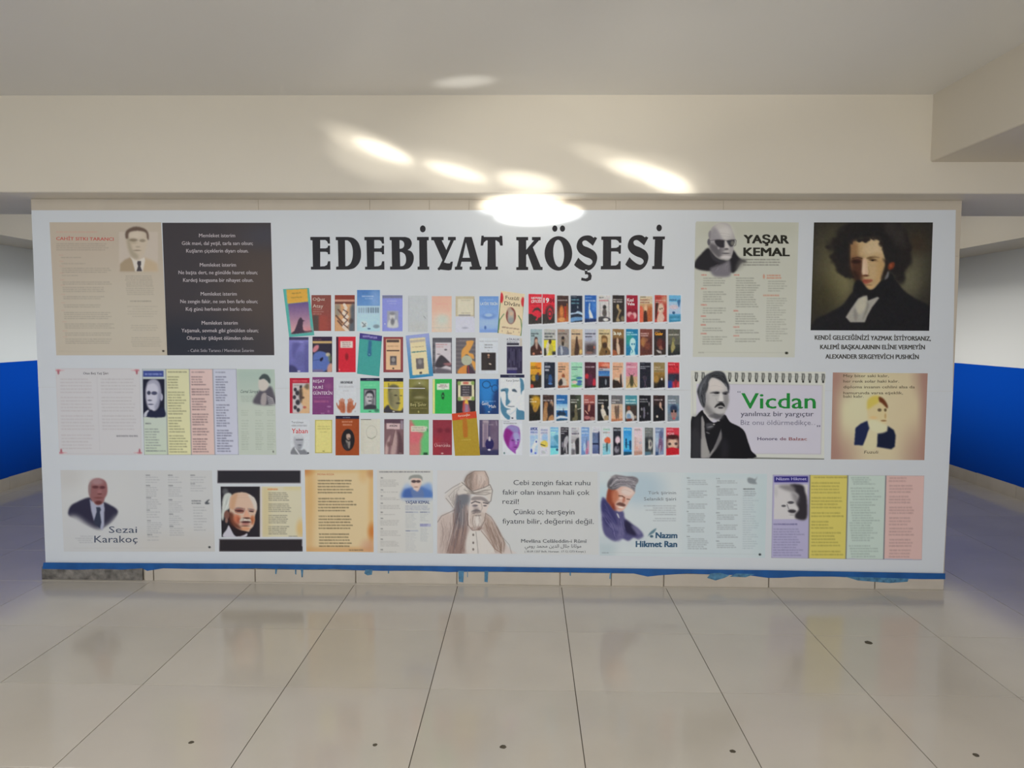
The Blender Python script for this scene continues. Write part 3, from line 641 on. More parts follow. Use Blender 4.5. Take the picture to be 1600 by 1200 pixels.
place('poster', a, q, 'brown-edged parchment poem sheet with an orange heading', 1.0)

c = (580, 725, 7.273)
q = [(66, 68), (700, 70), (703, 1010), (72, 1010)]
a = Art(q, 'b0b1b0', crop=c)
a.ell(620, 500, 200, 500, 'acb3b6', .6, .9)
a.line(92, 90, 670, 15, '3c3e46', .85, word=6)
yy = 158
for n in (5, 1, 2, 3, 1, 4, 4, 4, 2, 1):
    a.line(108, yy, 132, 14, '3c3e42', .85, word=9); a.block(100, yy+25, 335, yy+25+(n-1)*17, n, 9, '7c7c7c', .6, .25, 4); yy += 43+n*17+8
a.poly([(360, 400), (370, 280), (450, 260), (580, 250), (680, 280), (685, 400)], '4a6aa4', 1, 16); a.poly([(370, 270), (400, 220), (440, 240), (440, 290)], '8aa0c0', .7, 16); a.poly([(590, 250), (640, 215), (685, 230), (680, 300)], '6c8cbc', .8, 14)
a.poly([(370, 390), (380, 300), (450, 280), (470, 390)], '3a5490', .8, 10); a.poly([(450, 270), (500, 310), (570, 275), (600, 380), (480, 390)], '5a6c94', .8, 8)
a.poly([(450, 200), (465, 160), (560, 160), (572, 210), (555, 270), (530, 310), (500, 300), (460, 250)], 'b8a49c', 1, 6)
a.poly([(430, 180), (435, 145), (480, 125), (550, 125), (582, 155), (578, 195), (560, 165), (470, 160)], '7c807e', 1, 5)
a.ell(485, 198, 28, 16, '3c3238', .9, .4); a.ell(535, 198, 26, 15, '44383c', .9, .4); a.ell(515, 235, 26, 10, 'c8b0a8', .6, .6); a.ell(510, 262, 24, 8, '8c7068', .7, .5); a.ell(505, 285, 28, 14, 'b8b0b0', .7, .5)
a.rect(355, 385, 690, 410, 'b0b3b4', a=.8, blur=8)
a.text('YAŞAR KEMAL', 388, 452, 665, 36, '3c4670', weight=.02)
a.block(388, 475, 665, 520, 4, 8, '5c6484', .6, .1)
a.rect(388, 540, 535, 556, '8c94a4', blur=2, a=.7); a.line(392, 548, 470, 10, '3c4464', .8); a.rect(552, 540, 668, 556, '8c94a4', blur=2, a=.7); a.line(556, 548, 630, 10, '3c4464', .8)
a.block(390, 572, 520, 725, 10, 9, '808890', .55, .3); a.rect(388, 752, 535, 768, '8c94a4', blur=2, a=.7); a.line(392, 760, 440, 10, '3c4464', .8); a.block(390, 790, 520, 985, 13, 9, '8a9098', .45, .3)
a.block(555, 572, 655, 645, 5, 9, '808890', .55, .4); a.rect(552, 678, 678, 710, '8c90b0', blur=2, a=.7); a.block(556, 686, 650, 702, 2, 9, '40407c', .7, .1); a.block(558, 728, 660, 875, 10, 9, '808890', .5, .3)
place('poster', a, q, 'light grey biography sheet with a blue watercolour man in cap and sunglasses', 1.0, sub=[('portrait', [(360, 118), (688, 118), (688, 400), (360, 400)], .7)])

q = [(750, 72), (2570, 88), (2585, 1030), (750, 1018)]
a = Art(q, 'aeb2b5', crop=c)
a.ell(900, 300, 300, 400, 'b1b0b3', .7, .9)
# bearded mystic in turban: sepia wash drawing
B1c, B2c, B3c = '6f6060', '54525e', '8e7f7c'
a.poly([(755, 640), (800, 590), (940, 530), (1000, 400), (1150, 500), (1300, 560), (1400, 650), (1500, 860), (1590, 980), (1590, 1020), (755, 1018)], 'b0a9a8', 1, 10)
a.poly([(940, 540), (960, 300), (1060, 240), (1120, 340), (1090, 500), (1100, 650), (1080, 800), (1050, 1015), (860, 1015), (930, 800)], B1c, .85, 18)
a.poly([(960, 380), (1080, 330), (1120, 420), (1060, 500), (1080, 640), (1020, 760), (960, 640)], '5c6470', .75, 18)
a.poly([(760, 660), (850, 560), (920, 580), (930, 700), (900, 850), (860, 1015), (755, 1015)], 'a69a96', .8, 18)
a.poly([(860, 1015), (960, 780), (1080, 700), (1100, 860), (1050, 1015)], '7e6862', .7, 24)
a.poly([(1290, 560), (1360, 620), (1430, 740), (1500, 850), (1520, 950), (1480, 1015), (1400, 960), (1300, 830), (1270, 700)], '94847c', .8, 16)
a.poly([(1110, 760), (1260, 760), (1330, 860), (1400, 1015), (1090, 1015)], 'b6b4b2', .95, 12)
a.poly([(1060, 200), (1090, 130), (1180, 75), (1290, 80), (1330, 160), (1335, 250), (1250, 290), (1130, 310), (1080, 270)], 'a08f88', 1, 7)
a.poly([(1060, 200), (1100, 120), (1160, 90), (1150, 200), (1160, 290), (1090, 290)], '6c625e', .8, 16); a.ell(1260, 170, 60, 90, 'b4aaa6', .8, .7)
a.poly([(1000, 230), (1040, 200), (1090, 270), (1150, 310), (1290, 260), (1350, 235), (1378, 300), (1365, 400), (1340, 430), (1300, 370), (1160, 345), (1060, 340), (980, 345)], 'b3afac', 1, 6)
a.poly([(960, 240), (860, 340), (840, 390), (920, 490), (940, 500), (960, 350), (1010, 300)], 'aeabaa', 1, 8)
a.poly([(1130, 420), (1150, 370), (1250, 360), (1340, 430), (1310, 540), (1280, 650), (1250, 730), (1180, 760), (1120, 720), (1100, 600)], 'b5adaa', 1, 6)
a.poly([(1130, 400), (1180, 370), (1280, 380), (1345, 440), (1330, 450), (1250, 410), (1160, 415)], '403e46', .45, 5)
a.stroke([(1140, 445), (1180, 425), (1235, 440)], 12, '3c3a40', .85); a.stroke([(1275, 440), (1325, 450)], 12, '3c3a40', .85); a.ell(1185, 472, 26, 9, '4a484e', .85, .5); a.ell(1293, 474, 20, 8, '48464c', .85, .5); a.ell(1190, 500, 34, 12, '8c8284', .6, .6); a.ell(1175, 475, 28, 14, '68626a', .7, .5)
a.poly([(1140, 540), (1190, 510), (1240, 530), (1250, 550), (1200, 545), (1150, 560)], '4c484c', .8, 6); a.stroke([(1250, 440), (1262, 500), (1250, 530)], 8, '8a8280', .7)
a.poly([(1130, 560), (1200, 545), (1290, 560), (1280, 660), (1240, 740), (1180, 755), (1130, 700)], 'a99f9a', 1, 7)
a.ell(1215, 640, 40, 60, 'bcbab8', .8, .6); a.ell(1200, 730, 60, 22, '6a4c44', .6, .6); a.ell(1210, 585, 36, 10, '6c6462', .7, .5)
HC = ['5c4c4a', '7c6a66', '4c4c58', 'a09490', '8c7c78']
a.strands([(960, 330), (940, 560), (900, 800), (860, 1015)], [(1100, 480), (1105, 680), (1085, 850), (1050, 1015)], 90, 6, HC, .65); a.strands([(770, 650), (800, 800), (770, 1010)], [(930, 560), (920, 760), (860, 1010)], 40, 5, ['8c7e7a', 'b8b0ae', '6c5c5a'], .5)
a.strands([(1290, 570), (1300, 720), (1360, 880), (1420, 1010)], [(1400, 660), (1470, 800), (1515, 900), (1500, 1010)], 70, 5, ['6a564e', '8c7a72', 'b0a8a4', '5c4c46'], .65)
a.strands([(1130, 570), (1120, 660), (1170, 750)], [(1290, 570), (1290, 660), (1230, 750)], 60, 5, ['6c5c58', 'c4c2c0', '8c8280', 'b8b4b2'], .65); a.strands([(1145, 550), (1190, 530), (1240, 545)], [(1140, 570), (1190, 560), (1250, 570)], 14, 5, ['4c4448', '8c8484'], .7)
a.strands([(1100, 110), (1080, 200), (1100, 290)], [(1300, 100), (1320, 190), (1290, 270)], 40, 6, ['8c7c76', '6c5c58', 'b4aaa6'], .5); a.strands([(1060, 300), (1180, 345), (1340, 330)], [(1020, 240), (1160, 320), (1360, 260)], 30, 5, ['5c5654', '8c8684', 'c4c2c0'], .55); a.strands([(850, 360), (900, 430), (930, 490)], [(1040, 220), (980, 300), (950, 450)], 26, 5, ['6c6664', 'c0bcba', '8c8684'], .55)
a.strands([(1100, 760), (1110, 1010)], [(1380, 1010), (1400, 1015)], 20, 4, ['a4a0a0', 'c4c2c2'], .4)
for P, w, cc in (([(1060, 200), (1090, 130), (1180, 78), (1290, 78), (1330, 160), (1336, 240)], 6, '4e4844'), ([(1030, 210), (1150, 310), (1290, 265), (1350, 235), (1378, 300), (1360, 420), (1335, 440)], 7, '4a4546'),
                 ([(1080, 260), (1170, 330), (1300, 300), (1370, 290)], 5, '6c6664'), ([(1090, 330), (1200, 345), (1300, 350), (1360, 330)], 6, '56504e'), ([(840, 330), (920, 270), (1010, 220)], 5, '5a5554'), ([(850, 390), (900, 450), (930, 495)], 5, '5a5554'), ([(880, 370), (950, 290), (1040, 240)], 4, '6c6664'),
                 ([(755, 660), (800, 590), (900, 545), (950, 520)], 6, '5e5452'), ([(930, 560), (940, 700), (905, 850), (860, 1010)], 6, '64504c'), ([(1090, 560), (1100, 690), (1150, 755), (1240, 740), (1290, 640), (1300, 560)], 6, '54443e'),
                 ([(1300, 560), (1360, 600), (1430, 710), (1500, 850), (1520, 900), (1505, 1000)], 6, '6a5c56'), ([(1500, 840), (1570, 920), (1595, 1018)], 5, '74706e'), ([(1190, 770), (1200, 860), (1215, 1015)], 5, '6a6664'), ([(1250, 760), (1330, 860), (1400, 960), (1480, 1010)], 7, '705850'), ([(1290, 680), (1360, 780), (1420, 900)], 5, '7c6a62'), ([(1330, 700), (1400, 830), (1470, 960)], 5, '7c6a62'),
                 ([(980, 560), (1000, 700), (960, 860), (930, 1010)], 5, '5c5050'), ([(820, 620), (840, 760), (800, 900)], 4, '8c7e7a')):
    a.stroke(P, w, cc, .8)
for yy in (805, 895, 970): a.ell(1160, yy, 11, 14, '5c5654', .9, .3)
cc4 = (770, 725, 8.0); a.crop = cc4
for s_, x0, yb, x1 in (('Cebi zengin fakat ruhu', 258, 262, 1218), ('fakir olan insanın hali çok', 122, 382, 1210), ('rezil!', 122, 497, 325), ('Çünkü o; herşeyin', 258, 627, 1020), ('fiyatını bilir, değerini değil.', 122, 745, 1262)):
    a.text(s_, x0, yb, x1, 66, '44474e', weight=.006, dy=4)
a.text('Mevlâna Celâleddin-i Rûmî', 355, 982, 1175, 46, '3e4148', weight=.012, dy=4)
a.text('( 30.09.1207 Belh, Horasan  17.12.1273 Konya )', 398, 1106, 1158, 26, '4a4d52', weight=.008)
a.text('\ufef2\ufee3\ufeed\u0631 \ufeaa\ufee4\ufea4\ufee3 \ufee6\ufef3\ufeaa\ufedf\u0627 \u0644\u0627\ufee0\ufe9f \ufe8e\ufee7\ufe8e\ufedf\ufeee\ufee3', 400, 1045, 1105, 44, '404348', weight=.006)
a.crop = c
place('poster', a, q, 'wide pale poster of a turbaned bearded sage in sepia beside a serif quotation', 1.05, sub=[('portrait', [(752, 74), (1600, 82), (1600, 1018), (752, 1016)], .8)])

c = (930, 725, 5.926)
q = [(42, 70), (1592, 92), (1572, 870), (42, 848)]
a = Art(q, 'abb6bc', crop=c)
a.rect(42, 70, 800, 850, 'b0b8bd', a=.6, blur=20); a.ell(420, 220, 210, 150, '94a8b6', .8, .6); a.ell(90, 320, 80, 120, '9cb4c0', .7, .8); a.ell(100, 770, 90, 90, '96a6ae', .7, .8); a.ell(1560, 480, 90, 420, 'a0b2b8', .7, .9); a.rect(850, 95, 1580, 130, 'a2b2ba', a=.6, blur=18)
cn = (940, 735, 9.6); a.crop = cn
a.poly([(0, 430), (40, 410), (100, 480), (210, 600), (320, 610), (350, 720), (450, 800), (560, 880), (630, 980), (560, 1040), (480, 1010), (400, 1060), (300, 1020), (200, 1070), (80, 1000), (20, 900), (0, 700)], '4b4a72', 1, 12)
a.poly([(0, 470), (60, 440), (160, 560), (220, 700), (230, 820), (150, 760), (60, 640), (0, 600)], '2e2e5c', .8, 16); a.poly([(350, 740), (450, 810), (500, 880), (520, 980), (420, 960), (340, 900)], '1e1c34', .85, 16); a.poly([(20, 700), (90, 720), (200, 830), (260, 960), (180, 900), (60, 820)], '32325c', .8, 14)
a.poly([(130, 780), (210, 820), (260, 900), (200, 900), (120, 860)], '6c6a90', .7, 16); a.poly([(260, 860), (320, 830), (340, 960), (300, 1040), (230, 1060)], '5e5c84', .7, 14)
a.poly([(440, 830), (520, 850), (600, 940), (540, 960)], '6e6c8c', .7, 14)
a.poly([(0, 1010), (200, 1070), (420, 1080), (560, 1030), (640, 1000), (620, 1100), (0, 1100)], 'a8b2ba', .75, 26)
a.poly([(70, 440), (90, 300), (130, 240), (230, 240), (230, 420), (200, 560), (190, 600), (110, 500)], '7a3c2c', 1, 10)
a.poly([(200, 300), (280, 240), (400, 250), (500, 310), (470, 380), (420, 450), (370, 540), (320, 600), (260, 618), (200, 570), (180, 480), (170, 380)], 'b99a90', 1, 8)
a.poly([(150, 310), (230, 300), (250, 400), (210, 490), (180, 540), (150, 440)], '9c5c44', .85, 14); a.poly([(310, 270), (400, 260), (490, 310), (460, 370), (380, 380), (300, 340)], 'bfb2ae', .9, 14)
a.poly([(90, 250), (95, 170), (140, 110), (200, 68), (280, 75), (380, 90), (470, 90), (540, 120), (548, 170), (510, 230), (495, 330), (470, 290), (380, 240), (300, 235), (230, 280), (150, 290)], '6b686f', 1, 8)
a.poly([(95, 200), (140, 140), (200, 140), (230, 250), (150, 285), (95, 250)], '45464c', .8, 12); a.ell(235, 200, 30, 22, '90949a', .7, .7); a.ell(330, 130, 50, 18, '8c8a92', .6, .7); a.ell(290, 190, 60, 12, '4c4a52', .7, .7); a.ell(430, 130, 50, 22, '504c54', .6, .7); a.ell(480, 180, 40, 30, '8e8a92', .6, .7); a.ell(180, 95, 40, 16, '8a888c', .6, .7)
a.strands([(110, 230), (200, 100), (340, 110), (520, 130)], [(160, 280), (260, 230), (380, 220), (500, 290)], 80, 10, ['8e8c94', '48464e', '6c6a72', 'a4a2aa'], .6, 8); a.stroke([(290, 300), (360, 290), (440, 320)], 8, 'a88c84', .5); a.ell(335, 440, 18, 40, 'a4786c', .6, .6); a.ell(230, 400, 40, 50, 'a86c54', .6, .7); a.ell(240, 560, 40, 30, 'a87868', .5, .7); a.strands([(30, 450), (100, 560), (220, 760), (240, 1000)], [(10, 700), (60, 800), (140, 900), (200, 1040)], 30, 12, ['64628c', '2c2c58', '53527c'], .5); a.strands([(240, 640), (270, 800), (260, 980)], [(330, 640), (340, 800), (400, 980)], 20, 12, ['6a688e', '34345e'], .5)
a.stroke([(260, 380), (310, 385), (345, 410)], 16, '503428', .8); a.stroke([(380, 430), (420, 435)], 14, '503428', .8); a.ell(290, 420, 34, 10, 'd0beb6', .6, .6)
a.poly([(325, 400), (350, 410), (345, 470), (310, 480)], '9c6454', .8, 8)
a.poly([(215, 510), (260, 480), (320, 490), (360, 520), (330, 540), (260, 525)], '4c302c', .85, 7); a.ell(285, 555, 44, 12, 'd8ccc8', .7, .5, 10); a.poly([(170, 480), (215, 560), (220, 610), (160, 560)], '6c2c24', .7, 12)
a.poly([(225, 640), (250, 660), (270, 720), (240, 690)], 'b0b4bc', .9, 5)
a.crop = c
a.text('Türk şiirinin', 490, 280, 748, 30, '5c646c', weight=0); a.text('Selanikli şairi', 452, 338, 748, 32, '5c646c', weight=0)
a.block(415, 388, 748, 468, 5, 10, '6c747c', .65, .4, 0, 'r'); a.block(520, 505, 748, 525, 2, 9, '6c747c', .6, .2, 0, 'r')
a.poly([(487, 672), (510, 630), (565, 595), (545, 635), (500, 660)], '54707e', 1, 3); a.ell(522, 670, 16, 12, '3c5668')
a.text('Nazım', 562, 686, 758, 56, '33506a', weight=.045); a.text('Hikmet Ran', 378, 768, 756, 58, '33506a', weight=.045)
for x0, rows_, sh in ((848, ((130, 3), (230, 4), (350, 3), (440, 5), (570, 3), (672, 6)), 0), (1125, ((135, 2), (210, 4), (322, 5), (452, 3), (545, 3), (638, 2), (714, 3)), -6), (1370, ((232, 3),), 0)):
    for y0, n in rows_: a.line(x0+sh, y0, x0+28, 10, '545c64', .8); a.block(x0+8+sh, y0+22, x0+200 if x0 < 1300 else x0+120, y0+22+(n-1)*18, n, 11, '70787e', .65, .25)
a.block(1365, 255, 1515, 780, 26, 10, '7a8a94', .5, .5); a.line(1372, 232, 1478, 13, '3c444c', .9)
a.poly([(1412, 130), (1450, 130), (1480, 140), (1502, 118), (1485, 160), (1495, 185), (1420, 175)], '5c646c', .7, 5)
a.ell(1525, 838, 12, 11, '2c3438'); a.stroke([(130, 818), (1500, 835)], 3, '98a2a6', .6); a.line(62, 822, 125, 10, '5c6870', .7)
place('poster', a, q, 'light blue biography poster of a smiling wavy-haired man in a blue jacket', 1.05, sub=[('portrait', [(44, 90), (450, 92), (455, 760), (44, 760)], .7)])

c = (1190, 730, 5.161)
q = [(90, 60), (1312, 68), (1292, 750), (78, 732)]
a = Art(q, '9a9cb4', crop=c)
for (xt, et, xb, eb, cc) in ((90, 390, 78, 378, '9896b4'), (390, 695, 378, 680, 'b6ad5e'), (695, 1002, 680, 984, 'a6b5b0'), (1002, 1312, 984, 1292, 'b79d9a')): a.poly([(xt, 58), (et, 62), (eb, 745), (xb, 735)], cc, 1, 1, False)
for xt, xb in ((390, 378), (695, 680), (1002, 984)): a.stroke([(xt, 62), (xb, 742)], 9, '5c6068', .9)
a.stroke([(90, 60), (78, 732)], 5, '74768c', .8); a.stroke([(90, 60), (1312, 68)], 5, '808288', .7); a.stroke([(78, 733), (1292, 748)], 5, '74767c', .7); a.stroke([(1312, 68), (1292, 748)], 5, 'a08c8c', .7)
a.rect(100, 72, 376, 122, '2e2a70', blur=3); a.text('Nâzım Hikmet', 118, 105, 362, 24, '9c9cc4', weight=.02)
a.poly([(104, 140), (372, 140), (364, 418), (98, 418)], 'b0b0b4', 1, 2, False)
a.poly([(230, 140), (330, 145), (350, 200), (366, 260), (362, 415), (280, 415), (270, 380), (300, 340), (280, 290), (300, 230), (260, 190)], '2c2a30', 1, 7)
a.poly([(135, 150), (230, 142), (270, 170), (260, 200), (180, 180)], '706e72', .9, 10); a.ell(115, 200, 16, 40, 'a0a0a4', .6, .7)
a.poly([(240, 200), (300, 230), (290, 300), (260, 270)], '66646a', .7, 12)
a.ell(178, 312, 18, 9, '44444a', .9, .4); a.ell(235, 285, 26, 11, '38383e', .9, .4); a.stroke([(205, 300), (218, 335)], 7, '5c5c62', .7); a.poly([(212, 350), (245, 340), (280, 352), (260, 370), (225, 365)], '28262c', .95, 5); a.ell(245, 385, 22, 6, '8c8c90', .7, .5)
a.line(95, 460, 298, 14, '50507c', .9); a.block(95, 500, 360, 710, 11, 13, '6e6e92', .8, .3, -2)
for y0, y1, n, xx in ((128, 205, 4, 680), (248, 325, 4, 690), (370, 395, 2, 672), (440, 490, 3, 590), (530, 632, 5, 640), (680, 705, 2, 665)): a.block(402, y0, xx, y1, n, 15, '847c40', .7, .3, -2)
a.line(420, 82, 690, 16, '7c7440', .7)
for y0, y1, n, x0, xx in ((85, 135, 4, 720, 910), (170, 260, 5, 715, 950), (285, 430, 8, 712, 940), (450, 590, 8, 708, 945), (635, 720, 5, 705, 945)): a.block(x0, y0, xx, y1, n, 15, '80908c', .7, .4, 20)
for y0, y1, n, xx in ((88, 112, 2, 1170), (150, 200, 3, 1225), (238, 285, 3, 1205), (325, 370, 3, 1250), (410, 462, 3, 1225), (495, 545, 3, 1240), (585, 635, 3, 1225), (670, 722, 3, 1210)): a.block(1030, y0, xx, y1, n, 17, '947878', .75, .2, -4)
place('poster', a, q, 'four lilac, yellow, mint and pink verse columns with a tilted black-and-white face', 1.1, sub=[('portrait', [(102, 140), (372, 140), (364, 418), (98, 418)], .7)])

# ---- right side
c = (1070, 330, 5.0)
q = [(90, 80), (890, 88), (858, 1142), (62, 1138)]
a = Art(q, 'a7aaa2', crop=c)
a.rect(90, 80, 890, 200, '9c9e92', a=.6, blur=50); a.ell(500, 1000, 500, 300, 'adb1ac', .6, .9)
cy = (1075, 340, 8.649); a.crop = cy
a.poly([(95, 680), (98, 590), (180, 490), (270, 410), (330, 480), (420, 560), (560, 570), (600, 430), (690, 540), (790, 590), (720, 620), (640, 730), (580, 745), (400, 720), (240, 720)], '1e1d22', 1, 9)
a.poly([(300, 690), (400, 650), (520, 590), (560, 570), (580, 700), (560, 790), (400, 800), (330, 770)], '66646c', 1, 14); a.poly([(700, 560), (800, 580), (740, 660), (640, 720)], '6c6c6a', .6, 22)
a.poly([(310, 330), (300, 200), (340, 120), (450, 70), (560, 95), (610, 200), (640, 300), (620, 380), (600, 480), (560, 560), (490, 570), (400, 540), (330, 470), (290, 400)], '908e90', 1, 6); a.ell(480, 200, 120, 110, 'b2b1b0', .9, .6); a.ell(430, 110, 60, 40, 'a8a7a4', .7, .7)
a.poly([(300, 300), (310, 200), (350, 140), (400, 170), (450, 260), (470, 310), (380, 330)], '7c7a82', .8, 16); a.poly([(290, 350), (350, 360), (440, 420), (430, 540), (360, 500), (300, 430)], '4a484e', .85, 16)
a.poly([(440, 400), (500, 430), (450, 520), (430, 540), (400, 460)], '5c5a60', .6, 16); a.ell(412, 412, 16, 18, '9a989e', .7, .6)
a.ell(283, 330, 22, 44, '55535a', 1, .3); a.poly([(275, 240), (285, 190), (310, 180), (300, 300)], '706e74', .9, 6)
a.poly([(300, 305), (380, 300), (390, 340), (310, 325)], '8c8a90', .9, 4)
a.poly([(365, 305), (490, 308), (505, 360), (495, 400), (440, 405), (385, 370)], '2a282e', 1, 6); a.poly([(525, 312), (625, 300), (622, 360), (590, 400), (555, 375), (530, 345)], '34343a', 1, 6); a.ell(602, 345, 24, 30, '74746e', .7, .5)
a.stroke([(300, 310), (400, 298), (500, 306), (530, 312), (640, 298), (652, 310), (645, 370), (625, 385)], 7, '3c3a3e', .8); a.stroke([(360, 230), (450, 210), (560, 225)], 7, '908e90', .5); a.stroke([(370, 262), (460, 245), (570, 258)], 7, '8c8a8c', .5); a.poly([(300, 430), (350, 520), (430, 570), (500, 575), (470, 620), (380, 600), (310, 520)], '35333a', .8, 12); a.poly([(575, 400), (612, 420), (598, 500), (560, 550)], '8c8a8e', .8, 8)
a.poly([(495, 320), (528, 330), (560, 430), (500, 430)], 'aeacae', .9, 8); a.ell(520, 425, 30, 14, '48464a', .8, .5); a.ell(510, 483, 56, 8, '48464c', .9, .4); a.ell(520, 460, 40, 10, 'a8a6a8', .6, .5); a.ell(510, 535, 70, 22, 'b4b2b4', .8, .5)
a.strands([(250, 720), (300, 680), (400, 640)], [(560, 760), (570, 700), (570, 620)], 30, 5, ['54525a', '7c7a82'], .5); a.text('YAŞAR', 758, 345, 1358, 116, '25241f', weight=.048, dy=4); a.text('KEMAL', 755, 516, 1368, 116, '25241f', weight=.048, dy=4)
a.block(745, 568, 1270, 640, 3, 17, '4c4c48', .85, .12, word=6); a.crop = c
for x0, rows_ in ((148, ((498, 4), (605, 5), (732, 3), (820, 2), (888, 2), (956, 4))), (403, ((498, 13), (778, 5), (905, 2), (973, 2)))):
    for y0, n in rows_: a.line(x0-15-y0*.01, y0, x0+22, 13, 'a85c50', .9, word=8); a.block(x0-y0*.012+3, y0+26, x0+185, y0+26+(n-1)*18.5, n, 10, '6c6f68', .75, .3, -2)
a.block(640, 502, 765, 522, 2, 13, 'a8644c', .85, .15); a.block(650, 548, 800, 622, 5, 10, '74776f', .65, .35); a.line(612, 658, 735, 14, 'a8644c', .85); a.block(640, 682, 820, 1012, 19, 10, '74776f', .6, .45, -8); a.ell(618, 510, 8, 18, 'a8705c', .7)
a.ell(795, 1108, 13, 10, '26281f'); a.stroke([(110, 1102), (780, 1106)], 3, '94978e', .7); a.line(105, 1105, 150, 8, '6c6c66', .7)
place('poster', a, q, 'grey-green biography poster with bold black name and a bald man in sunglasses', 1.05, sub=[('portrait', [(84, 88), (440, 88), (430, 540), (74, 540)], .75)])

c = (1250, 330, 4.8)
q = [(105, 84), (997, 84), (969, 897), (79, 893)]
a = Art(q, '2b2925', crop=c)
cp = (1300, 350, 8.0); a.crop = cp
a.ell(60, 560, 260, 420, '56523c', .9, .9); a.ell(130, 740, 150, 230, '686448', .8, .9); a.ell(-120, 900, 180, 200, '33301f', .6, .9); a.ell(1000, 560, 200, 320, '4e4c3e', .9, .9); a.ell(930, 720, 130, 200, '5c5a48', .8, .9); a.ell(1060, 240, 120, 120, '332a22', .8, .9); a.ell(20, 200, 90, 130, '3a382c', .8, .9)
a.poly([(-220, 1210), (-80, 1130), (120, 1020), (230, 880), (300, 800), (320, 660), (500, 800), (620, 720), (740, 620), (800, 700), (900, 830), (1040, 930), (1240, 1060), (1260, 1400), (500, 1420), (-220, 1400)], '1c1c1f', 1, 10)
a.poly([(20, 330), (60, 200), (150, 90), (320, 20), (520, -20), (720, 10), (860, 120), (910, 260), (930, 380), (900, 500), (840, 580), (790, 640), (700, 560), (640, 400), (600, 200), (420, 160), (260, 220), (240, 400), (250, 560), (290, 680), (200, 600), (100, 540), (60, 440)], '201f20', 1, 12)
a.fluff([(20, 330), (60, 200), (150, 90), (320, 20), (520, -10), (720, 20), (860, 120), (910, 260), (930, 380), (900, 500), (840, 580), (790, 640)], 60, '211f1f', 130, .9)
a.fluff([(30, 400), (80, 500), (160, 590), (250, 640)], 45, '211f1f', 50, .9); a.fluff([(720, 40), (820, 120), (880, 260)], 70, '2e2b2a', 30, .5)
a.poly([(240, 330), (250, 230), (400, 220), (480, 190), (560, 180), (600, 230), (640, 360), (668, 480), (650, 600), (600, 720), (540, 800), (480, 825), (420, 800), (370, 740), (310, 700), (260, 600), (235, 460)], 'a48e6c', 1, 8)
a.poly([(240, 240), (300, 230), (320, 400), (380, 440), (385, 620), (400, 800), (300, 690), (250, 580), (232, 420)], '5a3a28', .8, 22)
a.poly([(235, 440), (330, 420), (385, 450), (380, 640), (320, 690), (250, 600)], '402820', .85, 18); a.poly([(250, 240), (320, 225), (330, 330), (300, 410), (245, 400)], '8a6e4c', .7, 20)
a.poly([(430, 230), (570, 190), (600, 280), (610, 380), (450, 390), (400, 340)], 'b09e80', .9, 24); a.poly([(560, 440), (650, 450), (660, 560), (600, 700), (540, 760), (560, 600)], 'a08258', .7, 22)
a.poly([(385, 440), (430, 440), (450, 560), (450, 630), (420, 655), (375, 620), (380, 520)], 'b49c86', 1, 10); a.ell(420, 645, 42, 14, '50301f', .85, .5); a.ell(395, 560, 18, 60, 'bfae9a', .6, .7)
a.poly([(430, 425), (520, 400), (600, 420), (540, 425), (470, 440)], '54402a', .85, 7); a.ell(512, 450, 48, 14, '4a3624', .85, .5); a.ell(300, 470, 56, 24, '281a18', .85, .6); a.stroke([(255, 430), (320, 415), (375, 430)], 12, '3c281e', .8); a.ell(508, 455, 16, 9, '1c1614', .9, .5); a.stroke([(450, 478), (520, 474), (580, 466)], 6, '7c6040', .6); a.ell(520, 490, 50, 18, 'a48c6a', .5, .7)
a.poly([(385, 700), (430, 690), (510, 700), (470, 735), (420, 748), (385, 730)], '8a443a', 1, 6); a.ell(440, 712, 50, 6, '5c2c28', .7, .5); a.ell(470, 790, 60, 26, 'a98c64', .8, .6); a.ell(450, 762, 50, 10, '7c5c3e', .6, .6)
a.poly([(630, 430), (700, 480), (700, 600), (610, 700), (640, 580), (665, 500)], '221d1c', .9, 12)
a.poly([(700, 545), (718, 490), (778, 480), (775, 540), (720, 575)], '6a3524', 1, 9); a.ell(735, 520, 16, 22, '8a4a30', .8, .6); a.fluff([(250, 235), (330, 215), (420, 205), (500, 185), (570, 175), (610, 240), (640, 380)], 24, '242020', 46, .8); a.ell(560, 385, 60, 30, 'a48c68', .6, .8); a.poly([(250, 560), (330, 640), (390, 780), (440, 830), (330, 760), (250, 640)], '241a18', .8, 20); a.ell(478, 720, 60, 34, '8c6c4c', .35, .8); a.stroke([(450, 640), (468, 600), (455, 540)], 8, '8a6a4a', .5); a.poly([(655, 700), (700, 590), (712, 640), (690, 690)], '66666a', .9, 7)
a.poly([(280, 740), (350, 700), (480, 830), (610, 720), (700, 680), (740, 620), (800, 900), (560, 920), (460, 940), (350, 900), (270, 860)], '1b1b1e', 1, 10)
a.poly([(172, 1165), (230, 1070), (330, 930), (440, 890), (445, 960), (570, 910), (590, 925), (500, 1040), (440, 1150), (410, 1230), (230, 1230)], '8e8d88', 1, 7, False)
a.poly([(300, 1000), (400, 900), (440, 960), (420, 1060), (330, 1130)], 'a3a193', .9, 14); a.poly([(440, 960), (460, 1030), (400, 1180), (380, 1200), (430, 1040)], '66645f', .8, 12); a.poly([(280, 1060), (320, 1130), (300, 1220), (270, 1160)], '6c6b68', .7, 12)
a.mottle(2.2, .9, 5); a.mottle(2, 3, 8)
a.crop = c
op = place('poster', a, q, 'dark oil painting of a curly-haired young man with white cravat', 1.2, sub=[('portrait', [(240, 100), (820, 100), (820, 893), (240, 893)], .8)])
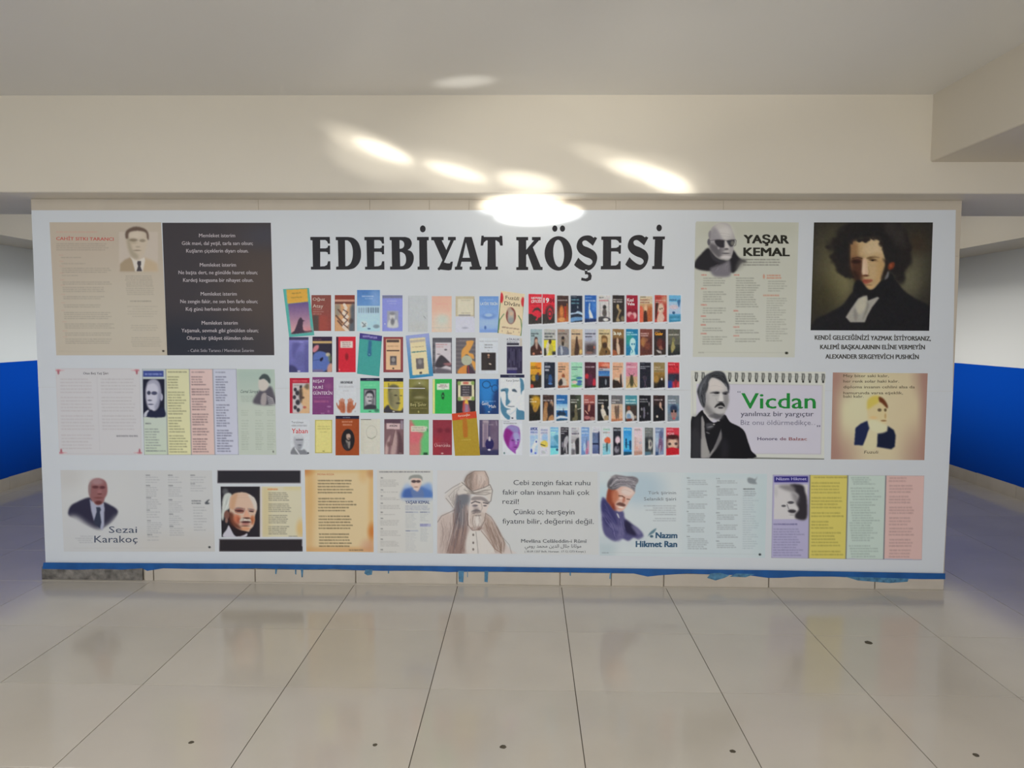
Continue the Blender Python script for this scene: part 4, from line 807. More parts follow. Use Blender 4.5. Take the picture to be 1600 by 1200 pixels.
for s_, x0, yb, x1, dy in (('KENDİ GELECEĞİNİZİ YAZMAK İSTİYORSANIZ,', 112, 963, 980, 8), ('KALEMİ BAŞKALARININ ELİNE VERMEYİN', 152, 1034, 936, 2), ('ALEXANDER SERGEYEVİCH PUSHKİN', 192, 1105, 890, 4)):
    link('caption', text_mesh(s_, c[0]+x0/4.8, c[1]+yb/4.8, c[0]+x1/4.8, 34/4.8, .034, dy/4.8, .0006), inkmat('3e3e3c'), board)

c = (1070, 570, 6.957)
q = [(78, 86), (1525, 96), (1515, 1030), (62, 1015)]
a = Art([(60, 60), (1540, 70), (1530, 1040), (50, 1040)], 'b1b5b2', crop=c)
a.poly([(128, 205), (1490, 225), (1478, 975), (120, 960)], 'acacba', 1, 3, False); a.stroke([(480, 212), (1498, 222), (1478, 970), (740, 965)], 7, '9a9aa2', .8); a.stroke([(82, 130), (90, 580)], 4, '94989a', .8); a.stroke([(720, 1015), (1512, 1028)], 18, '5c605c', .95)
a.stroke([(85, 122), (1525, 130)], 4, '8c908e', .5)
for k in range(20):
    x = 122+k*72.6; y = 125+k*.9
    if 250 < x < 440: continue
    a.stroke([(x-8, y-40), (x+14, y-38), (x+16, y-5), (x+6, y+45)], 13, '4a4c4a', .85); a.stroke([(x-4, y-28), (x-8, y+20), (x+2, y+44)], 13, '343634', .85); a.ell(x+2, y+46, 11, 9, '1c1e1c')
cb = (1080, 580, 8.571); a.crop = cb
a.poly([(-4, 1165), (0, 650), (60, 610), (150, 520), (220, 620), (300, 690), (380, 650), (450, 580), (520, 680), (640, 740), (715, 810), (760, 940), (800, 1060), (822, 1165)], '111116', 1, 4)
a.poly([(0, 820), (60, 760), (130, 900), (110, 1160), (0, 1160)], '33343a', .7, 22); a.poly([(420, 900), (500, 980), (480, 1160), (400, 1160)], '2c2c32', .5, 30); a.poly([(20, 660), (130, 640), (135, 1150), (60, 1150)], '2a2a30', .6, 26)
a.poly([(130, 1160), (135, 620), (150, 590), (180, 690), (190, 860), (240, 1060), (250, 1110), (360, 880), (400, 760), (405, 900), (330, 1040), (240, 1165)], '7c7c7e', 1, 6, False)
a.poly([(150, 900), (200, 950), (240, 1100), (200, 1160), (140, 1150)], '8c8c8c', .7, 14); a.poly([(330, 900), (395, 800), (400, 920), (300, 1080)], '5c5c60', .8, 12)
a.poly([(185, 680), (250, 700), (400, 690), (390, 800), (260, 1080), (190, 850)], '131318', 1, 5); a.poly([(200, 700), (290, 700), (300, 750), (220, 790), (200, 760)], '44464c', .8, 10); a.ell(255, 745, 40, 8, '8c8e92', .6, .6, -10); a.ell(222, 825, 28, 10, '707276', .7, .5, 20)
a.poly([(155, 530), (180, 520), (290, 640), (295, 665), (260, 660), (170, 560)], 'b0b0b2', 1, 4, False); a.ell(362, 662, 22, 9, 'a4a6a8', 1, .4); a.ell(305, 712, 14, 9, '9c9c9c', .9, .4)
a.poly([(190, 250), (240, 130), (300, 85), (400, 110), (470, 190), (495, 290), (495, 360), (508, 390), (480, 470), (450, 560), (400, 600), (300, 630), (220, 570), (170, 490), (175, 380)], 'a0a0a2', 1, 6)
a.poly([(240, 140), (300, 90), (400, 150), (440, 240), (330, 270), (240, 260)], 'b5b1b0', .9, 18); a.poly([(180, 400), (250, 480), (330, 570), (440, 560), (400, 610), (290, 630), (210, 560), (172, 480)], '606064', .75, 18)
a.poly([(445, 280), (495, 300), (500, 420), (460, 520), (430, 400)], '68686c', .7, 14); a.poly([(190, 290), (230, 310), (240, 420), (200, 460)], '88888c', .6, 14)
a.poly([(80, 260), (120, 160), (180, 70), (260, 20), (350, -4), (440, 25), (480, 120), (510, 200), (500, 300), (470, 190), (400, 130), (300, 85), (250, 110), (215, 200), (185, 320), (190, 400), (175, 490), (130, 440), (95, 340)], '2c2e34', 1, 7)
a.poly([(100, 230), (170, 100), (240, 50), (200, 180), (150, 280)], '60646c', .7, 16); a.poly([(260, 60), (360, 15), (420, 60), (340, 70)], '50545a', .7, 12); a.poly([(190, 190), (230, 160), (215, 250), (185, 290)], '14161a', .8, 8)
a.poly([(245, 295), (300, 275), (375, 275), (370, 300), (300, 298)], '3a3a3e', .9, 6); a.ell(340, 292, 36, 14, '28282c', .9, .4); a.poly([(420, 285), (490, 270), (485, 300), (430, 310)], '34343a', .9, 6); a.ell(460, 305, 26, 10, '303036', .8, .5); a.ell(330, 325, 50, 10, '88888c', .7, .6)
a.poly([(385, 300), (415, 310), (430, 390), (410, 410), (370, 400)], 'b8b8ba', .9, 8); a.ell(395, 412, 36, 10, '4a4a4e', .8, .5)
a.poly([(310, 490), (340, 445), (400, 415), (440, 440), (448, 480), (400, 460), (350, 475)], '1c1c20', 1, 4); a.ell(395, 490, 36, 14, '303034', .9, .4); a.strands([(110, 200), (95, 330), (150, 460)], [(230, 60), (200, 250), (190, 420)], 40, 7, ['6c7078', '1c1e24', '4c5058'], .6); a.strands([(260, 50), (360, 20), (460, 90)], [(280, 80), (390, 90), (480, 220)], 26, 7, ['50545c', '15161a'], .6); a.stroke([(250, 200), (330, 190), (420, 215)], 6, '9a9698', .5); a.stroke([(330, 360), (350, 420), (320, 470)], 7, '7c7c80', .5); a.ell(352, 292, 12, 8, '0c0c10', 1, .4); a.ell(458, 303, 10, 7, '0c0c10', 1, .4); a.poly([(300, 555), (400, 590), (440, 570), (420, 640), (320, 640)], '3c3c40', .7, 12); a.ell(380, 470, 40, 8, '88888a', .6, .5); a.ell(380, 545, 60, 24, 'a4a4a6', .8, .5); a.ell(300, 600, 60, 22, '54545a', .8, .6)
a.crop = c
a.text('Vicdan', 618, 475, 1420, 178, '1f7434', weight=.018); a.text('yanılmaz bir yargıçtır', 608, 558, 1400, 56, '4a4a5c', weight=.012, dy=2); a.text('Biz onu öldürmedikçe', 608, 652, 1368, 56, '66667a', weight=0, dy=2)
a.text('Honore', 790, 820, 1005, 36, '46405c', weight=.02); a.text('de', 1035, 820, 1102, 36, '6a485c', weight=.02); a.text('Balzac', 1132, 822, 1328, 36, '7c4a4c', weight=.02)
a.text('..', 1375, 652, 1420, 50, '88889a', weight=0)
a.text('“', 572, 340, 606, 60, '66667a', weight=.01); a.text('„', 1435, 668, 1472, 60, '66667a', weight=.02)
place('poster', a, q, 'spiral notepad print with green heading word and a moustached man in black coat', 1.1, sub=[('spiral_binding', [(80, 66), (1530, 76), (1530, 196), (80, 190)], .8), ('portrait', [(66, 64), (484, 64), (745, 1018), (64, 1015)], .8)])

c = (1290, 570, 7.5)
q = [(85, 90), (1197, 100), (1157, 1117), (62, 1107)]
a = Art(q, 'b2a98f', crop=c)
a.ell(430, 480, 360, 340, 'b7b79a', .8, .9); a.ell(900, 560, 300, 400, 'b4a88c', .7, .9)
for (x, y, r1, r2) in ((90, 100, 200, 240), (1190, 100, 130, 240), (70, 1100, 240, 260), (1170, 1100, 220, 320), (70, 600, 90, 500), (1180, 560, 70, 500)): a.ell(x, y, r1, r2, '8a6a64', .8, .95)
for s_, yy, x1 in (('Mey biter saki kalır,', 145, 740), ('her renk solar haki kalır.', 208, 860), ('diploma insanın cehlini alsa da', 275, 1045), ('hamurunda varsa eşeklik,', 345, 905), ('baki kalır.', 385, 445)): a.text(s_, 208, yy, x1, 34, '4c4436', weight=.012)
a.poly([(350, 740), (410, 690), (490, 655), (515, 740), (480, 840), (440, 945), (335, 940)], '1c2444', 1, 6, False); a.poly([(600, 810), (720, 780), (725, 715), (800, 765), (822, 830), (810, 960), (770, 990), (590, 960)], '171d33', 1, 7, False)
a.poly([(515, 760), (600, 800), (605, 860), (585, 980), (440, 980), (480, 860)], 'b6b193', 1, 7)
a.poly([(490, 480), (500, 410), (560, 365), (640, 368), (700, 420), (720, 480), (722, 600), (700, 700), (600, 720), (520, 700), (490, 590)], 'b8ac86', 1, 8)
a.poly([(485, 500), (495, 410), (560, 365), (630, 372), (620, 440), (560, 480), (500, 520)], 'b3a552', 1, 12); a.poly([(625, 375), (680, 400), (725, 470), (722, 510), (660, 450), (630, 430)], '5c3420', 1, 7)
a.poly([(510, 640), (600, 650), (660, 680), (722, 720), (700, 780), (640, 800), (560, 780), (515, 730)], 'b9b89c', 1, 12)
a.ell(632, 530, 22, 18, '4c4030', .9, .5); a.ell(700, 530, 15, 18, '50422c', .9, .5); a.ell(680, 655, 32, 10, '7c5c3c', .8, .5); a.ell(700, 600, 12, 30, 'a08458', .7, .6); a.ell(560, 620, 40, 20, 'bc9c68', .5, .7)
a.text('Fuzuli', 450, 1040, 612, 36, '4c4438', weight=.004, lean=.2)
place('poster', a, q, 'brownish verse print of a yellow-turbaned bearded man in navy robe', 1.1, sub=[('portrait', [(335, 360), (825, 360), (825, 995), (335, 995)], .8)])

# ------------------------------------------------------------------ printed book covers, left block
KA, KB, KC, KD = (430, 440, 7.5), (630, 440, 7.5), (430, 570, 7.5), (630, 570, 7.5)
BG = 'b2b8c0'
def cover(k, q, base, label, fn, off=.0005, step=.9):
    if len(q) == 2: (x0, y0), (x1, y1) = q; q = [(x0, y0), (x1, y0), (x1, y1), (x0, y1)]
    a = Art(q, base, crop=k); fn(a); a.mottle(2.2, .8, int(q[0][0]*7+q[0][1])); a.mottle(1.5, 2.2, int(q[0][0]*3+1))
    return place('book_cover', a, q, label, step, off)
def tl(x, y, x1, h, col, al=.8, word=4): return lambda a: a.line(x, y, x1, h, col, al, word=word)
def f(a):
    a.poly([(130, 95), (375, 82), (386, 236), (144, 260)], 'bd9440', 1, 3, False); a.line(195, 138, 300, 16, '6c5a34', .7, dy=-8); a.line(185, 188, 315, 16, '6c5a34', .7, dy=-8)
    a.poly([(150, 262), (388, 236), (420, 590), (190, 616)], '5a4a7e', 1, 3, False, 'c09494')
    a.poly([(300, 418), (322, 448), (352, 460), (326, 472), (332, 570), (420, 572), (418, 590), (192, 614), (225, 575), (255, 500), (272, 450)], '3e3040', 1, 4); a.ell(390, 560, 50, 30, 'b07078', .5, .8)
cover(KA, [(92, 88), (396, 74), (458, 628), (163, 650)], '4c9894', 'tilted teal book cover with orange title block over a purple sunset', f, .0009)
def f(a):
    a.rect(425, 158, 655, 578, '74443e', '84403c', blur=1); a.rect(440, 395, 512, 578, '4e403e', blur=8); a.rect(520, 400, 610, 578, '8c443c', a=.8, blur=14)
    a.text('Oğuz', 440, 222, 582, 36, 'b0a49c'); a.text('Atay', 440, 305, 562, 42, 'b0a49c'); a.block(445, 325, 570, 380, 3, 16, 'a08c84', .6, .3)
cover(KA, [(425, 158), (655, 578)], '74443e', 'brown book cover with large pale author name at its top left', f)
def f(a):
    a.rect(698, 210, 932, 236, 'b08878', blur=3); a.rect(698, 236, 932, 264, '603830', blur=3); a.rect(698, 264, 932, 580, 'b48c68', blur=2)
    a.poly([(880, 300), (932, 264), (932, 580), (860, 580), (880, 420)], '44505f', .9, 12); a.rect(698, 264, 760, 400, '6c7270', a=.7, blur=12)
    for (x, y) in ((740, 330), (715, 400), (735, 460)): a.stroke([(x, y), (x+70, y+80)], 20, '5c4038', .85)
    a.stroke([(810, 270), (830, 310), (800, 370), (845, 410), (800, 450), (850, 490), (800, 530), (850, 580)], 34, 'c8bcb4', .9); a.stroke([(800, 330), (850, 360), (805, 420), (850, 450), (800, 500), (850, 540)], 12, '4c3c3c', .9)
    a.ell(890, 460, 24, 30, '3c3030', .7, .6)
cover(KA, [(698, 158), (932, 580)], '78382e', 'brown and tan book cover with a zigzag white figure', f)
def f(a):
    a.rect(958, 97, 1228, 285, '4670ac', '5c84b8', blur=2); a.rect(1120, 97, 1228, 285, '88a4cc', a=.5, blur=24); a.rect(958, 285, 1228, 585, '9fb8cc', '98bccb', blur=3)
    a.line(1015, 172, 1160, 16, 'b8c4d8', .9); a.line(1050, 200, 1150, 12, 'b0c0d8', .7); a.line(1020, 135, 1100, 12, '3c5c90', .6)
    for i in range(9): a.rect(975+i*28, 305, 990+i*28, 366, '6c8090' if i < 4 else '3e4c5e', a=.75, blur=5)
    a.ell(1040, 500, 42, 42, 'b4c0c6', .8, .3); a.stroke([(1020, 480), (1060, 520), (1025, 530), (1060, 490)], 9, '4c5258', .8); a.ell(1185, 525, 36, 22, '6c7c88', .9, .4); a.ell(1100, 552, 18, 9, '3c5474', .9, .4)
cover(KA, [(958, 97), (1228, 582)], '9cb8c8', 'tall blue book cover with a row of dark marks across its middle', f)
def f(a):
    a.rect(1255, 160, 1490, 195, '6a6e8a', blur=3); a.line(1310, 228, 1440, 18, '9ca4dc', .8); a.line(1335, 258, 1420, 14, '9ca4dc', .7)
    a.rect(1312, 345, 1442, 535, '8c90a0', blur=5); a.ell(1372, 410, 32, 46, 'aeb0b4', 1, .3); a.poly([(1320, 535), (1330, 460), (1360, 450), (1390, 480), (1420, 440), (1440, 535)], 'b0b4b8', 1, 6); a.ell(1375, 470, 22, 40, '5c5e66', .8, .5); a.ell(1372, 375, 32, 18, '6c6e78', .8, .5); a.ell(1285, 495, 6, 6, 'd0d0e0')
cover(KA, [(1255, 160), (1492, 582)], '7a82c4', 'violet-blue book cover with a small grey photograph', f)
cover(KB, [(58, 165), (288, 590)], 'a6adb3', 'plain pale grey book cover with a tiny mark', lambda a: (a.rect(58, 480, 288, 590, 'a6a9a8', a=.5, blur=30), a.stroke([(240, 405), (262, 430)], 5, '70747c'), a.stroke([(60, 165), (60, 590)], 5, '9aa0a6')))
def f(a):
    a.rect(335, 170, 568, 592, 'cf9c8e', 'c6a898', blur=1); a.rect(335, 380, 568, 600, 'b2bab2', a=.75, blur=50); a.line(380, 262, 520, 30, 'c09088', .5, word=12); a.stroke([(335, 540), (568, 540)], 5, '9ca09c', .6)
    a.ell(460, 440, 60, 50, 'a8b8b4', .6, .8)
cover(KB, [(335, 170), (568, 592)], 'ccA494', 'salmon to grey-green faded book cover', f)
def f(a):
    a.rect(612, 170, 838, 405, 'aaa38c', blur=3); a.rect(640, 205, 822, 390, 'bbb8a8', blur=4); a.line(680, 220, 785, 12, '7c7868', .7); a.line(680, 368, 785, 12, '7c7868', .7); a.rect(650, 388, 790, 402, '7c7c84', blur=3); a.rect(828, 200, 836, 430, '807c74', blur=2); a.ell(725, 542, 34, 12, '8c90a0', .8, .6)
cover(KB, [(612, 170), (838, 595)], 'b2b6c6', 'book cover with framed cream upper half and white lower half', f)
def f(a):
    a.rect(893, 172, 1120, 598, '6288c0', '86a2d0', blur=1); a.rect(893, 430, 1120, 520, '94acd8', a=.6, blur=20); a.text('LATİFE TEKİN', 905, 276, 1105, 34, 'bccbe4', weight=.01)
    a.line(945, 212, 1060, 10, '9cb4dc', .6); a.ell(1000, 405, 78, 34, '5474b0', .7, .5); a.ell(1000, 392, 46, 20, '9cb4dc', .8, .5); a.ell(962, 540, 12, 22, '34508c', .8, .5); a.rect(893, 560, 1120, 598, '5c7cb8', a=.6, blur=10)
cover(KB, [(893, 172), (1118, 597)], '7090c4', 'light blue book cover with white author name and a water ripple', f)
def f(a):
    a.stroke([(1140, 160), (1120, 420), (1110, 600)], 14, '34603c', .9); a.stroke([(1118, 560), (1130, 450), (1180, 380)], 10, '3c6a44', .9); a.stroke([(1415, 260), (1410, 450), (1380, 630)], 14, '34603c', .9); a.stroke([(1390, 560), (1380, 450), (1350, 400)], 10, '3c6a44', .9)
    a.ell(1152, 190, 22, 60, 'b03038', 1, .2); a.ell(1402, 238, 20, 56, 'b03038', 1, .2)
    a.text('Fuzûlî', 1200, 205, 1362, 44, '4a3c34', weight=.004, dy=18); a.text('Dîvânı', 1186, 275, 1366, 48, '4a3c34', weight=.004, dy=18)
    a.ell(1262, 400, 58, 98, '6e3430', 1, .08); a.poly([(1240, 330), (1290, 340), (1300, 380), (1290, 470), (1250, 490), (1222, 430)], '9c9890', 1, 8); a.ell(1268, 375, 22, 24, 'b09c88', 1, .4); a.ell(1245, 330, 26, 30, 'a09488', .8, .5); a.ell(1262, 455, 34, 36, '7c8488', .8, .5)
    a.line(1155, 535, 1355, 18, '5c4c40', .8, dy=25); a.line(1215, 605, 1275, 14, '4c4038', .8, dy=6)
    for i in range(4): a.stroke([(1160+i*66, 572+i*5), (1160+i*66, 585+i*5)], 6, '7c6c60')
cover(KB, [(1145, 108), (1423, 146), (1384, 640), (1104, 602)], 'c7b69b', 'tilted cream book cover with tulips and an oval portrait', f, .0009)
# second row
def f(a):
    a.rect(162, 650, 392, 1065, '6f6fac', '585a96', blur=1); a.rect(162, 650, 392, 683, '3c3a58', blur=2); a.line(230, 708, 330, 14, '9c9cd0', .7); a.poly([(205, 720), (300, 730), (250, 800), (230, 900), (200, 860)], '4c4c84', .8, 14); a.poly([(250, 840), (340, 830), (350, 960), (280, 1000), (240, 930)], '54568c', .7, 18); a.poly([(162, 980), (240, 1000), (260, 1065), (162, 1065)], '34345c', .9, 10); a.rect(345, 720, 392, 1065, '444478', a=.6, blur=16); a.ell(278, 1050, 18, 8, 'b0b0c0')
cover(KA, [(162, 650), (391, 1063)], '6667a2', 'dim violet book cover with a dark top band', f)
def f(a):
    a.rect(437, 645, 667, 697, '2c2038', blur=2); a.line(450, 678, 540, 12, '8c5c54', .7); a.rect(437, 697, 667, 722, 'b09668', blur=3)
    a.poly([(440, 790), (470, 750), (510, 745), (505, 790), (460, 830), (440, 820)], 'b0707c', 1, 5); a.poly([(440, 900), (460, 840), (530, 815), (600, 840), (635, 900), (630, 1000), (560, 1060), (440, 1060)], '4e62a0', 1, 6); a.poly([(525, 905), (560, 885), (555, 920), (530, 935)], '181830', 1, 4)
    a.ell(618, 855, 26, 22, 'b0a890', .9, .5); a.poly([(610, 1060), (620, 980), (667, 960), (667, 1060)], 'b88c7c', .9, 6); a.ell(640, 900, 20, 40, '6c7c50', .6, .6); a.stroke([(440, 925), (520, 915)], 5, '2c3c70'); a.rect(440, 1030, 560, 1060, '7c5c6c', a=.6, blur=8)
cover(KA, [(437, 645), (667, 1060)], '2a2634', 'dark book cover with a blue hump and pink shapes', f)
def f(a):
    a.rect(714, 645, 742, 1062, '3a2230', blur=3); a.poly([(762, 697), (908, 697), (908, 776), (762, 776)], 'c2b8b4', 1, 4, False); a.block(785, 716, 890, 760, 3, 14, '7c5c5c', .8, .15); a.ell(838, 880, 18, 40, '74141e', .9, .5); a.line(800, 1030, 870, 6, 'c84450', .6); a.ell(752, 1032, 8, 12, 'c06068')
cover(KA, [(714, 645), (943, 1062)], 'b32232', 'red book cover with a pale title label and dark spine', f)
def f(a):
    a.poly([(985, 598), (1256, 632), (1248, 700), (982, 668)], '3c3676', 1, 2, False); a.line(1025, 642, 1210, 30, '9c98c8', .85, dy=22, word=9); a.poly([(1094, 688), (1132, 694), (1126, 860), (1082, 850)], '2c5a82', .9, 6, False); a.ell(1103, 855, 22, 22, '2c5880', 1, .2); a.ell(1103, 852, 10, 10, '5c98a0', .8, .4)
cover(KA, [(991, 603), (1253, 636), (1220, 1111), (959, 1079)], '3c8c8a', 'tilted teal book cover with violet title band and ribbon', f, .0009)
def f(a):
    a.rect(1298, 675, 1472, 1034, 'c4a484', blur=2); a.rect(1304, 680, 1453, 710, '4a3e3a', blur=2); a.line(1315, 757, 1445, 14, '8c6c54', .8); a.rect(1304, 802, 1456, 815, '4c3c34', blur=2); a.rect(1345, 872, 1422, 978, '4a464c', blur=3); a.ell(1384, 915, 22, 28, '8a8684', .9, .4); a.ell(1384, 965, 30, 14, '706c70', .7, .5); a.ell(1384, 1018, 11, 10, '38302c', 1, .3)
cover(KA, [(1268, 648), (1499, 1063)], '7c3a40', 'maroon bordered cream book cover with a small dark portrait', f)
def f(a):
    a.poly([(28, 632), (300, 604), (354, 1106), (76, 1138)], '8a92c2', 1, 1, False, '2c769e'); a.poly([(75, 668), (256, 652), (302, 1080), (110, 1098)], 'c6ba98', 1, 3, False); a.poly([(78, 690), (256, 672), (258, 700), (82, 718)], 'a09a90', .9, 3, False); a.line(105, 768, 245, 14, '8c8468', .8, dy=-12); a.poly([(98, 822), (266, 808), (268, 818), (100, 836)], '4c7878', 1, 2, False); a.poly([(148, 902), (238, 896), (244, 1020), (156, 1028)], '5c585c', 1, 3, False); a.ell(196, 940, 24, 30, '8c8a8c', .7, .5); a.poly([(190, 1058), (218, 1056), (220, 1080), (192, 1082)], '403c3c', 1, 2, False)
cover(KB, [(29, 634), (301, 605), (353, 1106), (77, 1138)], '5c84b0', 'tilted blue bordered cream book cover with a dark portrait', f, .0009)
def f(a):
    for i in range(11): a.stroke([(345, 680+i*38), (570, 682+i*38)], 10, '707078' if i % 2 else '3c3c44', .6)
    a.rect(376, 714, 559, 1073, 'b0acb4', blur=3); a.line(385, 738, 515, 14, 'a06468', .7); a.line(385, 765, 470, 14, 'a06468', .7); a.poly([(380, 950), (420, 880), (450, 862), (490, 890), (555, 960), (555, 1000), (500, 985), (440, 1010), (380, 1000)], '38343c', 1, 5); a.poly([(380, 1073), (390, 1010), (470, 1020), (559, 1040), (559, 1073)], '58545e', 1, 8); a.ell(498, 798, 16, 10, '4c4850', .9, .5); a.ell(415, 850, 20, 7, '66626a', .8, .5); a.poly([(470, 960), (559, 950), (550, 985), (500, 980)], 'a46c70', .7, 6)
cover(KB, [(343, 658), (571, 1077)], '55555e', 'grey book cover with a dark mountain on a pale panel', f)
def f(a):
    for i in range(16): a.stroke([(617, 675+i*24), (848, 676+i*24)], 6, '7c7878' if i % 2 else '44444c', .6)
    a.line(660, 690, 820, 10, '9c9498', .6); a.poly([(680, 870), (690, 800), (740, 740), (740, 700), (825, 695), (800, 770), (770, 830), (820, 850), (830, 900), (800, 900), (740, 850), (690, 920)], 'bc8a4a', 1, 4); a.poly([(640, 1076), (660, 1020), (720, 980), (760, 975), (750, 1078)], 'b87c40', 1, 4); a.poly([(790, 920), (848, 950), (848, 1040), (820, 1000)], 'bc8a4a', 1, 4); a.poly([(752, 980), (790, 990), (840, 1078), (750, 1078)], '403440', 1, 4); a.stroke([(762, 990), (770, 1078)], 8, '9c3c44'); a.ell(745, 923, 62, 58, '9aa090', 1, .06)
cover(KB, [(617, 659), (848, 1079)], '5e5a60', 'grey striped book cover with orange limbs around a pale disc', f)
def f(a):
    a.line(895, 700, 1108, 14, '8c9098', .8); a.line(955, 742, 1045, 16, '5c6068', .85); a.line(955, 772, 1045, 16, '5c6068', .85); a.line(990, 805, 1005, 12, '5c6068', .8); a.rect(917, 833, 1086, 1039, '2c282a', blur=3); a.ell(1000, 862, 14, 12, 'b08c74'); a.ell(1000, 888, 12, 9, '8c6c5c'); a.ell(1018, 965, 16, 9, 'b4a89c', 1, .4, 20); a.rect(930, 845, 980, 1030, '3a3230', a=.5, blur=16)
cover(KB, [(890, 660), (1112, 1078)], 'b4bcc6', 'white book cover with a near-black picture square', f)
def f(a):
    a.rect(1213, 720, 1358, 745, '2a2a38', blur=2); a.text('KİRALIK', 1215, 690, 1365, 26, '5c6070', weight=.01); a.line(1218, 708, 1340, 14, '5c6070', .8, word=3); a.rect(1366, 662, 1395, 756, 'a8a49c', blur=3); a.rect(1213, 756, 1396, 1079, '2a2640', blur=2)
    for i in range(9): a.rect(1222+i*19, 765+(i*37) % 60, 1229+i*19, 900+(i*53) % 130, '6c6c88', a=.55, blur=4)
    a.rect(1218, 1008, 1332, 1036, '8c8cA0', a=.8, blur=4); a.line(1222, 1022, 1328, 18, '3c3858', .8); a.rect(1218, 1040, 1330, 1079, '302c70', a=.7, blur=6); a.ell(1240, 860, 14, 50, '1a1830', .8, .4); a.ell(1320, 850, 14, 60, '1a1830', .8, .4)
cover(KB, [(1210, 660), (1396, 1079)], 'b0b4bc', 'dark indigo book cover with white striped lettering on top', f)
# third row
def f(a):
    a.line(205, 190, 380, 22, 'c06c74', .85, word=7); a.rect(205, 215, 403, 568, 'a8a4a8', blur=3); a.line(222, 240, 320, 18, '6c6460', .7)
    for (x, y, r) in ((235, 290, 18), (260, 330, 24), (225, 380, 20), (265, 440, 26), (235, 500, 20), (270, 530, 20), (300, 260, 16)): a.ell(x, y, r, r*1.2, '24222a', .9, .4)
    a.poly([(285, 300), (330, 260), (403, 240), (403, 568), (280, 568), (330, 500), (300, 440), (315, 390)], 'b89a78', 1, 6); a.poly([(280, 300), (310, 270), (320, 380), (300, 450), (280, 380)], '3c3430', .9, 8); a.ell(322, 385, 20, 14, '4c3c34', .9, .5); a.ell(345, 498, 20, 14, 'a05048', .9, .5); a.poly([(340, 260), (370, 220), (395, 235), (385, 290)], '504840', .8, 8)
cover(KC, [(170, 155), (403, 568)], '9c2034', 'red book cover with a sepia face and black and white shapes', f)
def f(a):
    a.text('REŞAT', 445, 208, 580, 34, 'beb4c4', weight=.01); a.text('NURİ', 445, 280, 562, 34, 'beb4c4', weight=.01); a.text('GÜNTEKİN', 443, 350, 668, 40, 'beb4c4', weight=.01); a.line(450, 380, 650, 10, 'a07098', .6); a.line(455, 430, 625, 34, '94547a', .8, word=14)
    a.ell(620, 250, 40, 30, '845078', .6, .8); a.ell(630, 490, 24, 10, 'a078a0', .7, .6); a.line(535, 570, 585, 10, 'c0b4c8', .8); a.ell(625, 545, 14, 14, '8c5c84', .7, .6)
cover(KC, [(436, 144), (684, 582)], '6c386a', 'purple book cover with three lines of pale capitals', f)
def hand(a, s, cx):
    def P(L): return [(cx+s*x, y) for x, y in L]
    a.poly(P([(10, 560), (5, 500), (15, 450), (60, 430), (80, 470), (100, 500), (70, 530), (55, 560)]), '9c5c44', 1, 5)
    for x, y in ((22, 408), (40, 398), (58, 402), (74, 420)): a.stroke(P([(x*.8+8, 470), (x, y)]), 13, 'a4644c')
    a.stroke(P([(70, 520), (100, 480), (110, 450)]), 12, '94543c'); a.stroke(P([(30, 440), (28, 540)]), 5, '6c3828', .8); a.stroke(P([(50, 440), (46, 500)]), 4, '6c3828', .6)
def f(a):
    a.text('HAN DUVARLARI', 765, 220, 905, 30, '4c5058', weight=.03); a.line(748, 258, 915, 24, '8c9098', .6, word=9); a.line(795, 305, 870, 20, '9ca0a8', .6); hand(a, 1, 835); hand(a, -1, 828); a.ell(938, 548, 8, 12, '9ca0a8')
cover(KC, [(715, 160), (950, 575)], BG, 'white book cover with two raised brown hands', f)
def f(a):
    a.rect(995, 153, 1224, 188, '1e2038', blur=2); a.line(1070, 172, 1155, 10, '8c90a0', .8); a.line(1050, 240, 1170, 12, '8cc8a8', .5); a.rect(1036, 284, 1182, 523, '34343c', blur=3); a.rect(1044, 292, 1175, 515, '83838c', blur=5)
    a.poly([(1046, 515), (1060, 480), (1100, 465), (1140, 465), (1176, 480), (1176, 515)], '33333b', 1, 5); a.ell(1105, 390, 46, 68, 'a0a0a6', 1, .2); a.poly([(1056, 350), (1080, 305), (1140, 305), (1160, 360), (1150, 400), (1135, 340), (1080, 335), (1062, 370)], '2a2a32', 1, 5); a.ell(1090, 378, 14, 6, '3c3c44'); a.ell(1125, 378, 14, 6, '3c3c44'); a.ell(1110, 424, 20, 7, '303038'); a.ell(1145, 430, 16, 40, '4c4c54', .7, .5); a.ell(1110, 545, 16, 7, '2c5c4c'); a.ell(1190, 535, 28, 20, '2c5c4c', .8, .5)
cover(KC, [(996, 155), (1224, 563)], '58b288', 'mint green book cover with a framed moustached portrait', f)
def f(a):
    a.rect(1270, 153, 1502, 198, '22202e', blur=2); a.line(1340, 184, 1425, 10, '8c8c94', .8); a.line(1345, 215, 1480, 12, '8c8444', .6); a.rect(1325, 210, 1335, 300, '5c5838', blur=4)
    a.poly([(1280, 563), (1285, 500), (1330, 470), (1360, 520), (1470, 540), (1500, 500), (1500, 563)], '34323a', 1, 6); a.poly([(1325, 330), (1340, 260), (1390, 235), (1440, 250), (1455, 300), (1460, 400), (1455, 470), (1430, 530), (1380, 520), (1340, 470), (1325, 400)], '7c7858', 1, 7); a.poly([(1325, 330), (1335, 250), (1395, 230), (1450, 262), (1400, 275), (1360, 290)], '55533e', .9, 8); a.poly([(1325, 330), (1370, 330), (1380, 480), (1345, 470)], '5c5a44', .8, 14); a.ell(1412, 358, 20, 8, '38362c', .9, .5); a.ell(1475, 362, 14, 6, '4c4a34', .9, .5); a.ell(1440, 450, 26, 10, '3c3a30', .9, .5); a.poly([(1440, 360), (1462, 410), (1440, 425)], '5c5a44', .8, 5); a.ell(1388, 548, 14, 8, 'a8a8a0')
